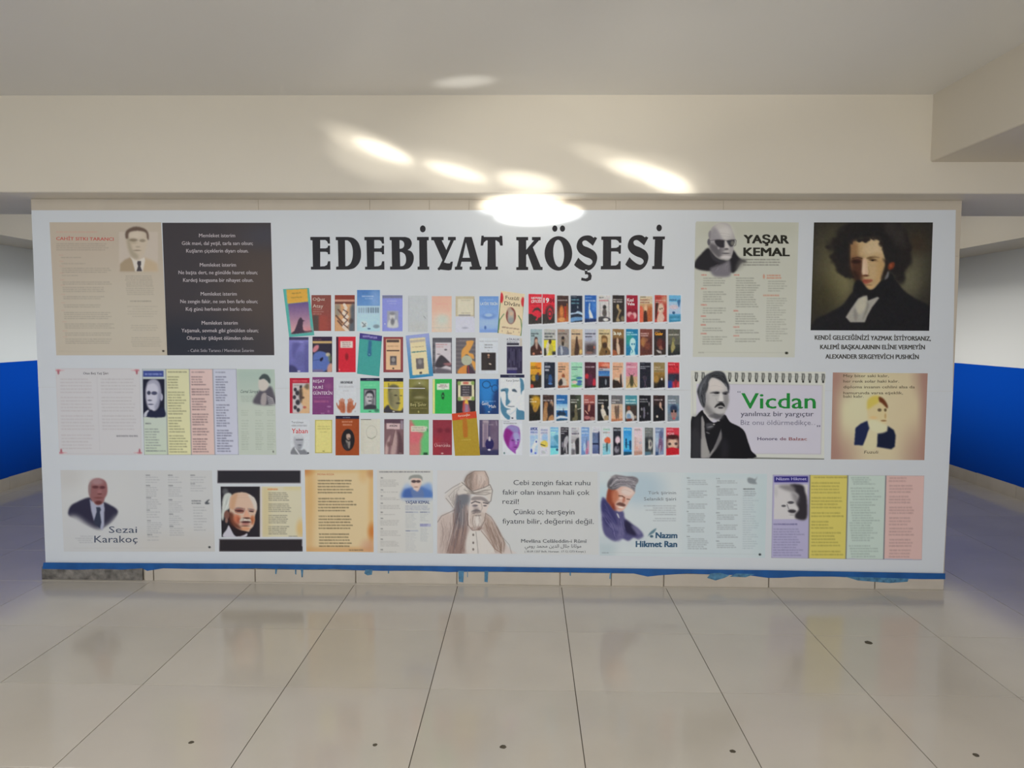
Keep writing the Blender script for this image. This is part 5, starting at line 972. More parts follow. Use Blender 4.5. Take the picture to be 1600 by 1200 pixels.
cover(KC, [(1271, 155), (1501, 563)], 'b6a63e', 'yellow book cover with a dark top band and greyish man', f)
def f(a):
    a.rect(68, 168, 300, 300, '77763f', blur=20, a=.8); a.ell(195, 220, 60, 40, '84835c', .7, .7); a.ell(190, 216, 10, 7, 'c4c4b4'); a.poly([(85, 330), (130, 250), (220, 240), (290, 300), (290, 380), (200, 360), (100, 400)], '4c4a2c', .8, 14); a.ell(190, 385, 60, 16, '8c8a6c', .7, .6); a.rect(68, 400, 300, 578, '4a4828', a=.8, blur=20); a.line(130, 440, 230, 14, '9c9864', .7); a.text('Beş Şehir', 85, 482, 272, 34, 'a8a474', weight=0); a.line(90, 510, 280, 10, '9c9864', .7); a.ell(180, 550, 8, 12, '9c9864')
cover(KD, [(68, 168), (299, 577)], '66653a', 'dark olive book cover with a faded face', f)
def f(a):
    a.rect(345, 166, 370, 574, 'c2c07a', blur=3); a.poly([(392, 222), (541, 216), (541, 290), (392, 294)], 'bcc4ba', 1, 3, False); a.line(430, 238, 505, 14, '6c4c5c', .8); a.line(415, 256, 520, 14, '6c4c5c', .8); a.line(450, 274, 485, 8, '4c4c4c', .7); a.poly([(460, 325), (472, 325), (482, 355), (476, 400), (455, 400), (448, 355)], '1c3824', 1, 4); a.ell(465, 365, 10, 12, '2c9048'); a.line(430, 555, 500, 5, '4cb070', .6)
cover(KD, [(345, 166), (571, 573)], '2a9a48', 'bright green book cover with a yellow spine and pale label', f)
def f(a):
    a.poly([(640, 196), (830, 192), (832, 415), (642, 418)], 'c0bda0', 1, 3, False)
    for x, y in ((655, 215), (815, 212), (658, 400), (818, 396)): a.ell(x, y, 20, 24, '6f8c48', .9, .4)
    a.rect(700, 200, 765, 228, 'a8544c', blur=6); a.rect(700, 375, 780, 395, 'b08474', blur=5); a.rect(672, 238, 804, 370, '3a363c', blur=3); a.block(695, 262, 785, 352, 4, 17, '9c98a0', .8, .15)
    a.poly([(732, 405), (700, 480), (702, 560), (782, 560), (772, 480), (752, 410)], '94586c', 1, 5); a.poly([(735, 405), (705, 470), (730, 450), (760, 465), (755, 415)], 'c8a844', 1, 5); a.poly([(700, 440), (720, 410), (712, 540), (700, 560)], 'a03c34', .9, 5); a.rect(732, 470, 756, 560, '7c7c94', a=.8, blur=6)
cover(KD, [(619, 167), (848, 575)], '2b292e', 'black book cover with a pale ornate frame and bright skirt', f)
def f(a):
    a.rect(893, 165, 1120, 577, '1f68ae', '1c4c84', blur=1); a.poly([(1040, 350), (1120, 300), (1120, 577), (1000, 577), (1060, 480)], '1c2e5c', .9, 16); a.poly([(893, 450), (950, 500), (960, 577), (893, 577)], '1a2c58', .8, 16); a.poly([(920, 190), (1000, 200), (1060, 260), (1050, 380), (980, 450), (920, 400)], '2f7cc0', .6, 20)
    a.ring(975, 232, 46, 40, 8, '163058', .9); a.ring(1075, 278, 38, 42, 8, '163058', .9); a.stroke([(1018, 245), (1040, 255)], 8, '163058'); a.rect(1100, 168, 1120, 240, '14244c', a=.8, blur=10)
    a.text('Çocuk Kalbi', 922, 466, 1085, 30, 'c0d0e4', weight=.004, dy=-30) if False else a.line(925, 428, 1085, 12, 'a8c4e4', .7)
    a.text('Geniş', 922, 472, 1000, 42, 'c0d0e4', weight=0); a.text('Mah', 1005, 505, 1085, 38, 'c0d0e4', weight=0); a.ell(1005, 552, 10, 6, 'c0d0e0')
cover(KD, [(893, 166), (1119, 577)], '1c5fa2', 'deep blue book cover with round spectacles', f)
def f(a):
    a.rect(1135, 113, 1422, 152, '1c1e3a', blur=2); a.line(1235, 134, 1325, 11, '9ca0b0', .8); a.rect(1135, 152, 1422, 645, 'bcc2c9', blur=2); a.text('Yunus Şiirleri', 1203, 197, 1358, 24, '44484f', weight=0)
    bl = '44728e'
    a.poly([(1365, 155), (1400, 175), (1418, 240), (1416, 290), (1395, 310), (1382, 350), (1375, 270), (1372, 200)], bl, 1, 3); a.poly([(1145, 290), (1200, 275), (1235, 285), (1225, 340), (1232, 400), (1255, 430), (1235, 460), (1210, 480), (1200, 460), (1205, 360), (1190, 310), (1150, 315)], bl, 1, 4)
    a.poly([(1140, 370), (1160, 440), (1200, 500), (1260, 520), (1215, 530), (1215, 570), (1250, 600), (1248, 640), (1220, 640), (1170, 590), (1142, 520)], bl, 1, 4); a.poly([(1330, 510), (1355, 530), (1420, 550), (1420, 645), (1330, 645)], bl, 1, 3); a.poly([(1275, 290), (1310, 285), (1335, 320), (1300, 315), (1280, 310)], '3c4c5c', 1, 4); a.stroke([(1225, 485), (1260, 490), (1300, 488)], 7, '3c4c5c'); a.ell(1175, 300, 24, 7, '2c4458', .9, .4); a.stroke([(1265, 420), (1262, 440)], 5, '8c98a0'); a.stroke([(1200, 560), (1260, 580), (1310, 540), (1330, 500)], 5, '7c98a8', .8); a.rect(1270, 618, 1292, 630, '2c3c4c', blur=2)
cover(KD, [(1137, 114), (1421, 643)], 'bcc2c9', 'large white book cover with a face in flat steel blue', f, .0009)
# fourth row
def f(a):
    a.text('Tercüman', 190, 685, 330, 26, '5c6068', weight=0); a.line(190, 713, 370, 22, '747880', .7, word=9); a.text('Yaban', 193, 803, 380, 60, 'b03c3c', weight=.012)
    a.poly([(188, 1050), (190, 1000), (230, 960), (300, 1000), (340, 990), (370, 1020), (380, 1050)], '6c7078', 1, 6); a.poly([(235, 965), (290, 1050), (275, 1050), (228, 985)], 'b0b4bc', 1, 4); a.poly([(215, 860), (240, 825), (300, 820), (330, 860), (328, 930), (305, 985), (275, 1000), (240, 970), (222, 920)], '9498a2', 1, 7); a.rect(225, 815, 330, 862, 'b0b6be', a=.8, blur=10); a.stroke([(248, 880), (322, 878)], 14, '50545c', .8); a.ell(287, 940, 22, 9, '50545c', .8, .5); a.poly([(255, 925), (285, 955), (315, 930), (300, 985), (270, 985)], '777b84', .7, 6); a.rect(375, 1025, 395, 1042, '2c3038', blur=2)
cover(KC, [(178, 640), (402, 1053)], BG, 'white book cover with a red title and grey photographed man', f)
def f(a):
    a.stroke([(470, 648), (664, 648), (664, 1032), (470, 1032), (470, 648)], 9, '8f8844', .9); a.line(495, 722, 640, 14, '8c8850', .6); a.line(495, 750, 645, 14, '8c8850', .6); a.line(525, 788, 610, 12, '8c8850', .6); a.line(555, 1013, 580, 12, '44441c', .9, word=8)
cover(KC, [(466, 645), (668, 1036)], 'bdb878', 'plain pale yellow book cover with a thin border', f)
def f(a):
    a.rect(706, 596, 984, 634, '1c1e36', blur=2); a.line(795, 618, 890, 12, '8c90a0', .8); a.line(782, 668, 905, 20, 'c09c8c', .85, word=8); a.line(790, 703, 898, 20, 'c09c8c', .85, word=8); a.ell(853, 880, 78, 128, '1c191c', 1, .05); a.ell(858, 838, 26, 42, 'a08c80', 1, .3); a.poly([(835, 810), (850, 785), (880, 792), (888, 825), (870, 808)], '1a1618', 1, 4); a.ell(866, 860, 14, 5, '3c302c'); a.poly([(825, 880), (860, 900), (880, 895), (870, 980), (850, 960)], '8c8680', .9, 5); a.poly([(800, 940), (850, 910), (850, 1000), (810, 980)], '2c2a30', .8, 8)
cover(KC, [(707, 597), (984, 1061)], '88401f', 'large rust brown book cover with a black oval portrait', f, .0009)
def f(a):
    a.rect(1002, 635, 1125, 645, '3c3c38', blur=2); a.ring(1130, 790, 62, 76, 6, '9a9a90', .9); a.stroke([(1085, 850), (1130, 868), (1175, 840)], 7, '7c7c74', .9); a.rect(1002, 640, 1040, 1045, 'a8a89e', a=.5, blur=16)
cover(KC, [(1001, 636), (1230, 1046)], 'b3b4ac', 'light stone grey book cover with a faint ring', f)
def f(a):
    a.rect(1278, 637, 1508, 690, '4c3a48', blur=10); a.poly([(1306, 684), (1464, 690), (1462, 756), (1306, 752)], 'b29ea2', 1, 3, False); a.text('AFORİZMA', 1338, 725, 1432, 22, '3c2c34', weight=.02); a.rect(1470, 650, 1500, 755, '8c8494', a=.8, blur=6); a.poly([(1285, 1048), (1290, 960), (1330, 850), (1350, 830), (1330, 940), (1320, 1048)], 'a48c8c', 1, 8); a.poly([(1350, 1048), (1370, 920), (1400, 780), (1420, 780), (1430, 900), (1410, 1048)], '9c8686', 1, 10); a.poly([(1440, 1048), (1440, 860), (1430, 770), (1480, 850), (1500, 1048)], '4c383e', .9, 10); a.ell(1330, 930, 24, 30, '5c4648', .7, .6); a.stroke([(1400, 770), (1365, 940)], 6, '4c3838'); a.line(1450, 1035, 1495, 6, 'a89c9c', .8)
cover(KC, [(1278, 636), (1506, 1049)], '6c545a', 'brownish book cover with clasped hands and pink label', f)
def f(a):
    a.poly([(72, 645), (110, 680), (180, 780), (240, 800), (200, 900), (190, 1057), (72, 1057)], 'b25c66', 1, 14); a.rect(72, 920, 200, 1057, 'a8746c', a=.6, blur=20); a.rect(90, 718, 255, 785, 'b8b4a8', blur=4); a.line(105, 738, 240, 14, '6c6c64', .8); a.line(105, 765, 250, 14, '6c6c64', .8); a.ell(270, 750, 18, 28, 'b8b8b0', .9, .4); a.ell(282, 765, 10, 22, '3c7c54', .9, .4); a.rect(238, 1030, 285, 1057, '1c3c28', blur=5)
cover(KD, [(72, 646), (299, 1057)], '5aa66a', 'green book cover with a pink-red silhouette and white label', f)
def f(a):
    a.ell(430, 770, 34, 28, '5c1e2c', .7, .7); a.ell(520, 770, 34, 28, '5c1e2c', .7, .7); a.rect(346, 850, 430, 1058, '8c2c34', a=.7, blur=24); a.text('Üvercinka', 368, 962, 552, 40, 'b8989c', weight=0); a.line(390, 918, 520, 10, 'a07c84', .6); a.ell(458, 1038, 14, 8, 'b8a0a0')
cover(KD, [(346, 646), (571, 1058)], '7a2c3a', 'dark crimson book cover with a pale title low down', f)
def f(a):
    a.poly([(568, 572), (857, 542), (866, 622), (574, 654)], 'ae3c26', 1, 2, False); a.text('Karacaoğlan', 645, 612, 782, 28, 'c8b0a0', weight=.006, dy=-16); a.line(665, 632, 765, 8, 'c4a090', .6, dy=-8); a.poly([(698, 645), (744, 640), (758, 830), (734, 850), (706, 838)], '9c6022', .95, 4); a.line(680, 882, 795, 9, 'b8a868', .85, dy=-8); a.line(720, 1052, 770, 5, 'b0a060', .6)
cover(KD, [(569, 573), (856, 543), (901, 1063), (607, 1066)], '957e2a', 'large tilted mustard book cover with a red title band', f, .0009)
def f(a):
    a.rect(893, 645, 1120, 1058, '4c4460', '3c3a58', blur=1); a.rect(1015, 650, 1118, 1000, '6c5c70', a=.7, blur=14)
    for i in range(5): a.rect(932+i*14, 690, 940+i*14, 965, 'b09ca4', a=.85, blur=3)
    a.rect(930, 650, 1000, 690, 'a498a0', a=.8, blur=5); a.line(930, 682, 1000, 12, '5c5068', .7); a.line(1000, 702, 1065, 12, 'a8a0ac', .7); a.stroke([(1090, 660), (1095, 710)], 5, 'a09cac'); a.rect(900, 1000, 1118, 1058, '2a2c50', a=.8, blur=8); a.ell(1012, 930, 50, 66, '231f50', 1, .12); a.poly([(998, 890), (1000, 850), (1010, 842), (1022, 850), (1022, 890)], 'b4aeb8', 1, 4); a.ell(1008, 996, 18, 10, 'c0bcc8', 1, .4); a.ell(1060, 760, 36, 40, '5a4c64', .6, .8)
cover(KD, [(893, 646), (1119, 1058)], '4a425e', 'dusky violet book cover with a round dark flask', f)
def f(a):
    a.line(1177, 665, 1245, 8, '4c5058', .8); a.line(1177, 687, 1328, 10, '3c4048', .85)
    a.poly([(1180, 800), (1200, 745), (1250, 710), (1310, 715), (1355, 740), (1370, 800), (1370, 880), (1350, 960), (1320, 1005), (1318, 1042), (1270, 1010), (1220, 960), (1190, 890), (1178, 840)], '82489a', 1, 4)
    a.poly([(1185, 800), (1200, 760), (1260, 740), (1290, 790), (1250, 860), (1240, 960), (1200, 910), (1180, 850)], '741c70', .9, 9); a.poly([(1215, 735), (1250, 712), (1320, 718), (1355, 745), (1350, 790), (1290, 790), (1250, 760)], '7c7cac', .9, 8); a.poly([(1290, 800), (1350, 800), (1368, 870), (1340, 900), (1300, 870)], '8c94bc', .9, 9); a.ell(1282, 885, 18, 9, '4c2860', .9, .5); a.ell(1345, 880, 14, 8, '50307c', .9, .5); a.poly([(1320, 860), (1335, 930), (1315, 935)], 'a4a8c8', .8, 5); a.ell(1315, 965, 22, 7, '5c2468', .9, .5); a.ell(1262, 930, 20, 40, '9c5cb0', .6, .6); a.ell(1185, 1035, 9, 12, '4c6c6c', 1, .3)
cover(KD, [(1165, 655), (1395, 1058)], 'b6bcc6', 'white book cover with a faceted purple head', f)

# ------------------------------------------------------------------ printed book covers, right block: five rows of small volumes
KE, KF, KG, KH = (810, 445, 8.573), (930, 445, 8.573), (810, 580, 8.273), (930, 580, 8.273)
NM = [0]
def mini(k, x0, y0, x1, y1, base, label, ops, tag=True, page='b4bac2'):
    """one small volume seen at a slight angle: printed cover on a white page edge"""
    L = x0-9; R = x1+14; T = y0-8; B = y1+24
    a = Art([(L, T), (R, T), (R, B), (L, B)], page, S=3, crop=k)
    a.poly([(L+4, T+2), (R-8, T+8), (R-10, B-14), (L+4, B-2)], 'bdc2ca', .8, 3, False)
    if tag: a.poly([(x1-22, B-6), (x1+6, B-11), (x1+6, B-2)], '585c68', .9, 2, False); a.stroke([(R-5, T), (R-5, B-12)], 3, 'a0a4ac', .7)
    keep = a.a.copy()
    a.rect(x0-3, y0-3, x1+3, y1+8, base, blur=.5)
    h = y1-y0; w = x1-x0
    for o in ops:
        t = o[0]; X = lambda v: x0+v*w/100; Y = lambda v: y0+v*h/100
        if t == 'g': a.rect(x0-3, Y(o[1])-3*(o[1] == 0), x1+3, Y(o[2])+8*(o[2] == 100), o[3], o[4], blur=2)
        elif t == 'r': a.rect(X(o[1]), Y(o[2]), X(o[3]), Y(o[4]), o[5], blur=o[6] if len(o) > 6 else 3)
        elif t == 'e': a.ell(X(o[1]), Y(o[2]), o[3]*w/100, o[4]*h/100, o[5], o[6] if len(o) > 6 else 1, .4)
        elif t == 'p': a.poly([(X(u), Y(v)) for u, v in o[1]], o[2], 1, 5)
        elif t == 's': a.stroke([(X(u), Y(v)) for u, v in o[1]], o[3], o[2])
        elif t == 't':
            for i, e in enumerate(o[3]): a.line(X(6), Y(o[1]+i*o[4] if len(o) > 4 else o[1]+i*9), X(e), o[5] if len(o) > 5 else 22, o[2], .92, word=8)
        elif t == 'T': a.text(o[1], X(o[2]), Y(o[3]), X(o[4]), o[5], o[6], weight=.03)
    a.mottle(6.5, .7, int(x0*5+y0), .35); a.mottle(5, 1.4, int(x0*3+y0), .5)
    # trim to the slanting outline of the cover
    P = [a.T((x0, y0)), a.T((x1, y0+4)), a.T((x1, y1-7)), a.T((x0, y1+5))]
    b = a._box(a.x0, a.y0, 1e5, 1e5, 0); Xg, Yg = b[4], b[5]; ins = np.zeros(Xg.shape, bool)
    for (xa, ya), (xb, yb) in zip(P, P[1:]+P[:1]):
        if ya != yb: ins ^= ((ya > Yg) != (yb > Yg)) & (Xg < (xb-xa)*(Yg-ya)/(yb-ya)+xa)
    mk = a._blur(ins.astype(float), 1.0)[..., None]; hh, ww = mk.shape[:2]
    a.a[:hh, :ww] = keep[:hh, :ww]*(1-mk)+a.a[:hh, :ww]*mk
    return place('book_cover', a, [(L, T), (R, T), (R, B), (L, B)], label, .8, .0005+(NM.append(0) or len(NM) % 2)*.0002)
W = 'c4c4c8'
# row 1
a0 = mini(KE, 136, 122, 320, 525, 'bd2a3a', 'red and black small book cover with white farm title, first of the top row', [('r', -5, 67, 105, 105, '34302f'), ('p', [(28, 62), (40, 50), (65, 45), (85, 52), (92, 62), (70, 55), (50, 55)], '34302f'), ('p', [(28, 64), (60, 54), (92, 64), (90, 76), (70, 80), (62, 88), (50, 86), (60, 78), (30, 70)], 'bd2a3a'), ('T', 'HAYVAN', 20, 17, 92, 30, 'ccc0c4'), ('T', 'ÇİFTLİĞİ', 20, 29, 92, 34, 'ccc0c4'), ('t', 34, '7c2030', [90], 9, 10)], False)
mini(KE, 322, 124, 488, 520, 'bd2a3a', 'red and black small book cover with a large white 19 and an eye', [('r', -5, 67, 105, 105, '34302f'), ('e', 60, 66, 36, 26, '34302f'), ('p', [(60, 46), (84, 64), (60, 88), (40, 64)], 'bd2a3a'), ('e', 60, 67, 17, 11, '34302f'), ('e', 60, 67, 10, 6, 'bd2a3a'), ('T', '19', 10, 29, 52, 66, 'd0c8cc'), ('T', '84', 56, 29, 96, 60, '7a1c2c')], False)
mini(KE, 517, 143, 670, 500, '3c2c2a', 'dark small book cover with orange street scene', [('g', 40, 100, '4a2c24', 'a85a34'), ('r', 65, 40, 80, 85, '9c3426'), ('e', 40, 60, 18, 22, 'b4703c'), ('r', 85, 30, 92, 90, 'a8642c'), ('e', 40, 90, 30, 8, 'b88450'), ('t', 18, 'b0a8a8', [92]), ('t', 5, '5c4c48', [70], 9, 10)])
mini(KE, 700, 143, 858, 500, '1c2638', 'navy small book cover with pale waves', [('p', [(0, 66), (40, 64), (60, 58), (100, 66), (100, 74), (60, 68), (0, 72)], '9cb4cc'), ('p', [(0, 85), (50, 80), (100, 82), (100, 92), (40, 96), (0, 100)], '5c84b0'), ('e', 60, 44, 5, 5, '7c8494'), ('t', 16, '6ca0b0', [70, 80], 13), ('t', 5, 'a0a8b0', [50], 9, 12)])
mini(KE, 888, 138, 1045, 500, '2858a0', 'blue small book cover with a standing white heron', [('r', 60, 25, 100, 60, '3c70b8', 16), ('p', [(38, 30), (46, 32), (44, 50), (60, 66), (72, 84), (55, 86), (40, 80), (34, 60)], 'c0ccd8'), ('p', [(38, 80), (46, 84), (44, 100), (38, 98)], 'a8b8cc'), ('r', -3, 88, 105, 108, '1c2c54', 8), ('t', 21, 'c8d0dc', [92]), ('t', 9, '8cb0dc', [60], 9, 10)])
mini(KE, 1072, 140, 1235, 495, 'b2b2b4', 'grey and white small book cover with a seated dark figure', [('e', 50, 45, 14, 8, '2c2a2c'), ('p', [(40, 52), (60, 52), (68, 70), (60, 80), (38, 78), (32, 66)], '504c4c'), ('s', [(85, 20), (88, 90)], '7c7c80', 8), ('s', [(15, 30), (15, 80)], '8c8c90', 7), ('p', [(0, 84), (30, 80), (70, 82), (100, 90), (80, 100), (0, 100)], '3c3c40'), ('e', 60, 92, 22, 6, 'c0c0c2'), ('t', 20, 'a84450', [80]), ('t', 9, '3c3c40', [42], 9, 20)])
mini(KF, 232, 138, 393, 498, '2b2726', 'black small book cover with a pale twisting figure', [('p', [(40, 36), (52, 42), (60, 52), (74, 56), (58, 72), (50, 84), (62, 96), (30, 98), (38, 80), (52, 62), (36, 48)], '8c7c60'), ('e', 44, 42, 10, 8, 'a89468'), ('e', 85, 88, 16, 10, '7c7058', .8), ('t', 17, 'c0c0c0', [82, 82], 8)])
mini(KF, 418, 138, 570, 498, '8a1c30', 'crimson small book cover with two big white words', [('r', -3, 55, 105, 70, '6c1424', 14), ('e', 30, 72, 24, 10, 'c08c94'), ('e', 70, 76, 20, 12, 'c4989c'), ('e', 48, 82, 20, 10, '9c3444'), ('T', 'Kızıl', 8, 24, 62, 46, 'c8b8bc'), ('T', 'Veba', 8, 38, 72, 42, 'c8b8bc')])
mini(KF, 595, 150, 765, 498, 'b4a890', 'beige to rust small book cover with a standing woman', [('g', 30, 100, 'b0906c', '7c3c24'), ('r', 60, 40, 105, 100, 'a05430', 22), ('p', [(0, 45), (22, 42), (30, 70), (26, 106), (0, 106)], 'c05a44'), ('e', 48, 48, 12, 14, 'c4a484'), ('p', [(34, 62), (55, 60), (60, 106), (34, 106)], '3c241c'), ('t', 15, '7c4434', [78, 78], 10), ('t', 4, '4c4840', [50], 9, 18)])
mini(KF, 797, 137, 960, 498, 'a03c36', 'red small book cover with a pale girl looking down', [('r', 60, 3, 105, 30, 'b08068', 22), ('e', 50, 50, 26, 20, 'bca898'), ('p', [(8, 30), (30, 30), (22, 60), (14, 90), (4, 80)], '3c2420'), ('p', [(30, 70), (60, 66), (80, 84), (60, 102), (20, 100)], 'bfa498'), ('e', 60, 50, 5, 3, '5c3c34'), ('e', 45, 52, 5, 3, '5c3c34'), ('t', 20, 'c0a8a4', [95, 40], 7, 18), ('t', 10, '6c2c28', [50], 9, 10)])
mini(KF, 987, 138, 1148, 497, '5c9cc2', 'sky blue small book cover with pinkish clouds', [('g', 25, 70, '8cacc8', '9cb0cc'), ('e', 40, 45, 40, 9, 'c0a8b0', .7), ('r', -3, 75, 105, 108, '34789c', 12), ('p', [(70, 20), (95, 18), (92, 34), (82, 46), (76, 36)], '34608c'), ('e', 40, 66, 12, 5, '2c5078'), ('t', 18, '2c4c74', [70]), ('e', 50, 90, 40, 4, '4c90b4')], False)
# row 2
mini(KE, 160, 592, 318, 945, '8b9fa6', 'blue-grey small book cover with a bearded man in brown', [('p', [(36, 34), (50, 30), (62, 36), (62, 50), (95, 75), (96, 100), (4, 100), (2, 72), (30, 58)], '3c2624'), ('e', 50, 46, 12, 9, 'a88c7c'), ('p', [(40, 52), (62, 52), (60, 74), (50, 76)], '9c8478'), ('e', 28, 94, 10, 5, 'a8705c'), ('e', 92, 88, 8, 5, '9c6c58'), ('t', 18, '30363c', [80, 45], 8)])
mini(KE, 342, 592, 500, 945, 'a4a6a4', 'yellow and grey small book cover with a reading figure', [('r', -3, 42, 105, 104, 'c2b82e'), ('s', [(0, 40), (100, 40)], '2c2c28', 8), ('p', [(20, 60), (36, 44), (50, 46), (48, 70), (30, 100), (10, 90)], 'b8b4a4'), ('p', [(45, 60), (70, 60), (78, 84), (60, 100), (44, 90)], 'a8a048'), ('e', 52, 48, 12, 9, '3c3028'), ('p', [(0, 76), (16, 74), (20, 100), (0, 100)], '2c2a26'), ('r', 70, 85, 105, 104, '26262c', 8), ('t', 18, '30363c', [90, 70], 11, 30)])
mini(KE, 522, 592, 680, 945, '88807a', 'taupe small book cover with a bearded man in a slate suit', [('e', 48, 42, 16, 13, '6c5a50'), ('e', 47, 34, 12, 6, '28242a'), ('e', 46, 56, 10, 8, '2c2624'), ('p', [(20, 62), (50, 66), (90, 72), (100, 100), (0, 100), (4, 76)], '5c6478'), ('p', [(32, 62), (48, 84), (36, 100), (26, 80)], '9ca4b0'), ('t', 18, '3c3434', [80]), ('t', 7, '9c6858', [60], 9, 22)])
mini(KE, 705, 592, 860, 945, 'b39f84', 'tan small book cover with a lone figure on a hill', [('g', 40, 100, 'a08468', '80684c'), ('p', [(46, 28), (56, 32), (60, 50), (72, 74), (60, 100), (30, 96), (36, 60)], '3e2c26'), ('e', 84, 86, 12, 9, 'c0a468'), ('t', 19, '28242a', [78]), ('t', 9, '7c6450', [30], 9, 10)])
mini(KE, 885, 592, 1045, 945, 'a2a8b8', 'grey-lilac small book cover with a dark battle crowd', [('r', -3, 50, 105, 100, '5c5458', 26), ('r', 20, 62, 80, 90, '3c3236', 14), ('e', 40, 40, 30, 8, '8c94a8', .7), ('e', 82, 70, 8, 6, 'a05c4c', .8), ('e', 40, 90, 30, 5, '7c5c54', .8), ('t', 18, '2c2c40', [92]), ('t', 29, '2c2c40', [72], 9, 26)])
mini(KE, 1072, 592, 1235, 945, 'b5a682', 'sand yellow small book cover with a brown bearded portrait', [('p', [(24, 30), (45, 24), (70, 30), (76, 46), (72, 66), (96, 84), (98, 100), (8, 100), (26, 66)], '6a5030'), ('e', 48, 44, 20, 10, '9c7c50'), ('e', 52, 62, 18, 12, '3c2c20'), ('p', [(60, 80), (72, 86), (60, 96)], '26221c'), ('t', 18, '34302a', [86]), ('t', 7, '5c6058', [45], 9, 10)])
mini(KF, 232, 590, 385, 943, '7c603c', 'brown small book cover with an embracing pale couple', [('r', -3, 36, 105, 100, '3e2820', 14), ('e', 44, 46, 10, 12, 'b49c84'), ('p', [(34, 56), (56, 58), (66, 80), (60, 98), (40, 92)], 'b8a490'), ('p', [(0, 80), (30, 84), (40, 100), (0, 100)], '8a5034'), ('T', 'İlk Aşk', 8, 23, 78, 40, 'd0c8b8')])
mini(KF, 412, 590, 575, 943, '1c6c98', 'teal small book cover with a bright cyan marble head', [('r', -3, 22, 60, 60, '2c8c84', 26), ('p', [(36, 42), (56, 34), (78, 44), (76, 66), (70, 80), (76, 100), (34, 100), (44, 74), (32, 62)], 'a4ccd8'), ('e', 50, 58, 7, 4, '2c7090'), ('e', 68, 58, 6, 4, '2c7090'), ('s', [(44, 76), (56, 84), (46, 92)], '2c7c90', 8), ('t', 14, 'b0d4dc', [60, 92], 8)])
mini(KF, 600, 590, 765, 943, '6a3a34', 'reddish brown small book cover with a blurred interior', [('r', -3, 30, 105, 100, '4e2c28', 20), ('e', 26, 50, 20, 18, '9c6c44', .9), ('e', 60, 66, 24, 14, '6c3c30', .8), ('e', 46, 42, 18, 8, '8c5c44', .7), ('t', 18, 'c0a8a4', [72, 70], 8)])
mini(KF, 787, 592, 948, 943, '2c2424', 'near-black small book cover with an amber title word', [('e', 50, 55, 26, 18, '5c2c28', .9), ('e', 60, 72, 20, 8, '8c5c50', .7), ('p', [(20, 80), (50, 84), (64, 90), (40, 92)], 'a09c98'), ('e', 80, 60, 14, 16, '3c1c20'), ('s', [(56, 84), (60, 98)], 'a8a4a4', 6), ('T', 'Gözler', 10, 24, 74, 44, 'c08828'), ('t', 8, '8c7c78', [50], 9, 16)])
mini(KF, 975, 592, 1138, 943, '53544c', 'grey-olive small book cover with a ghostly pale figure', [('g', 60, 100, '3a3c38', '1c2224'), ('p', [(36, 36), (48, 34), (50, 56), (60, 70), (44, 84), (30, 92), (24, 70), (34, 52)], '8c8458'), ('e', 46, 42, 12, 8, '6c6c4c'), ('t', 22, 'b4b4ac', [90])], False)
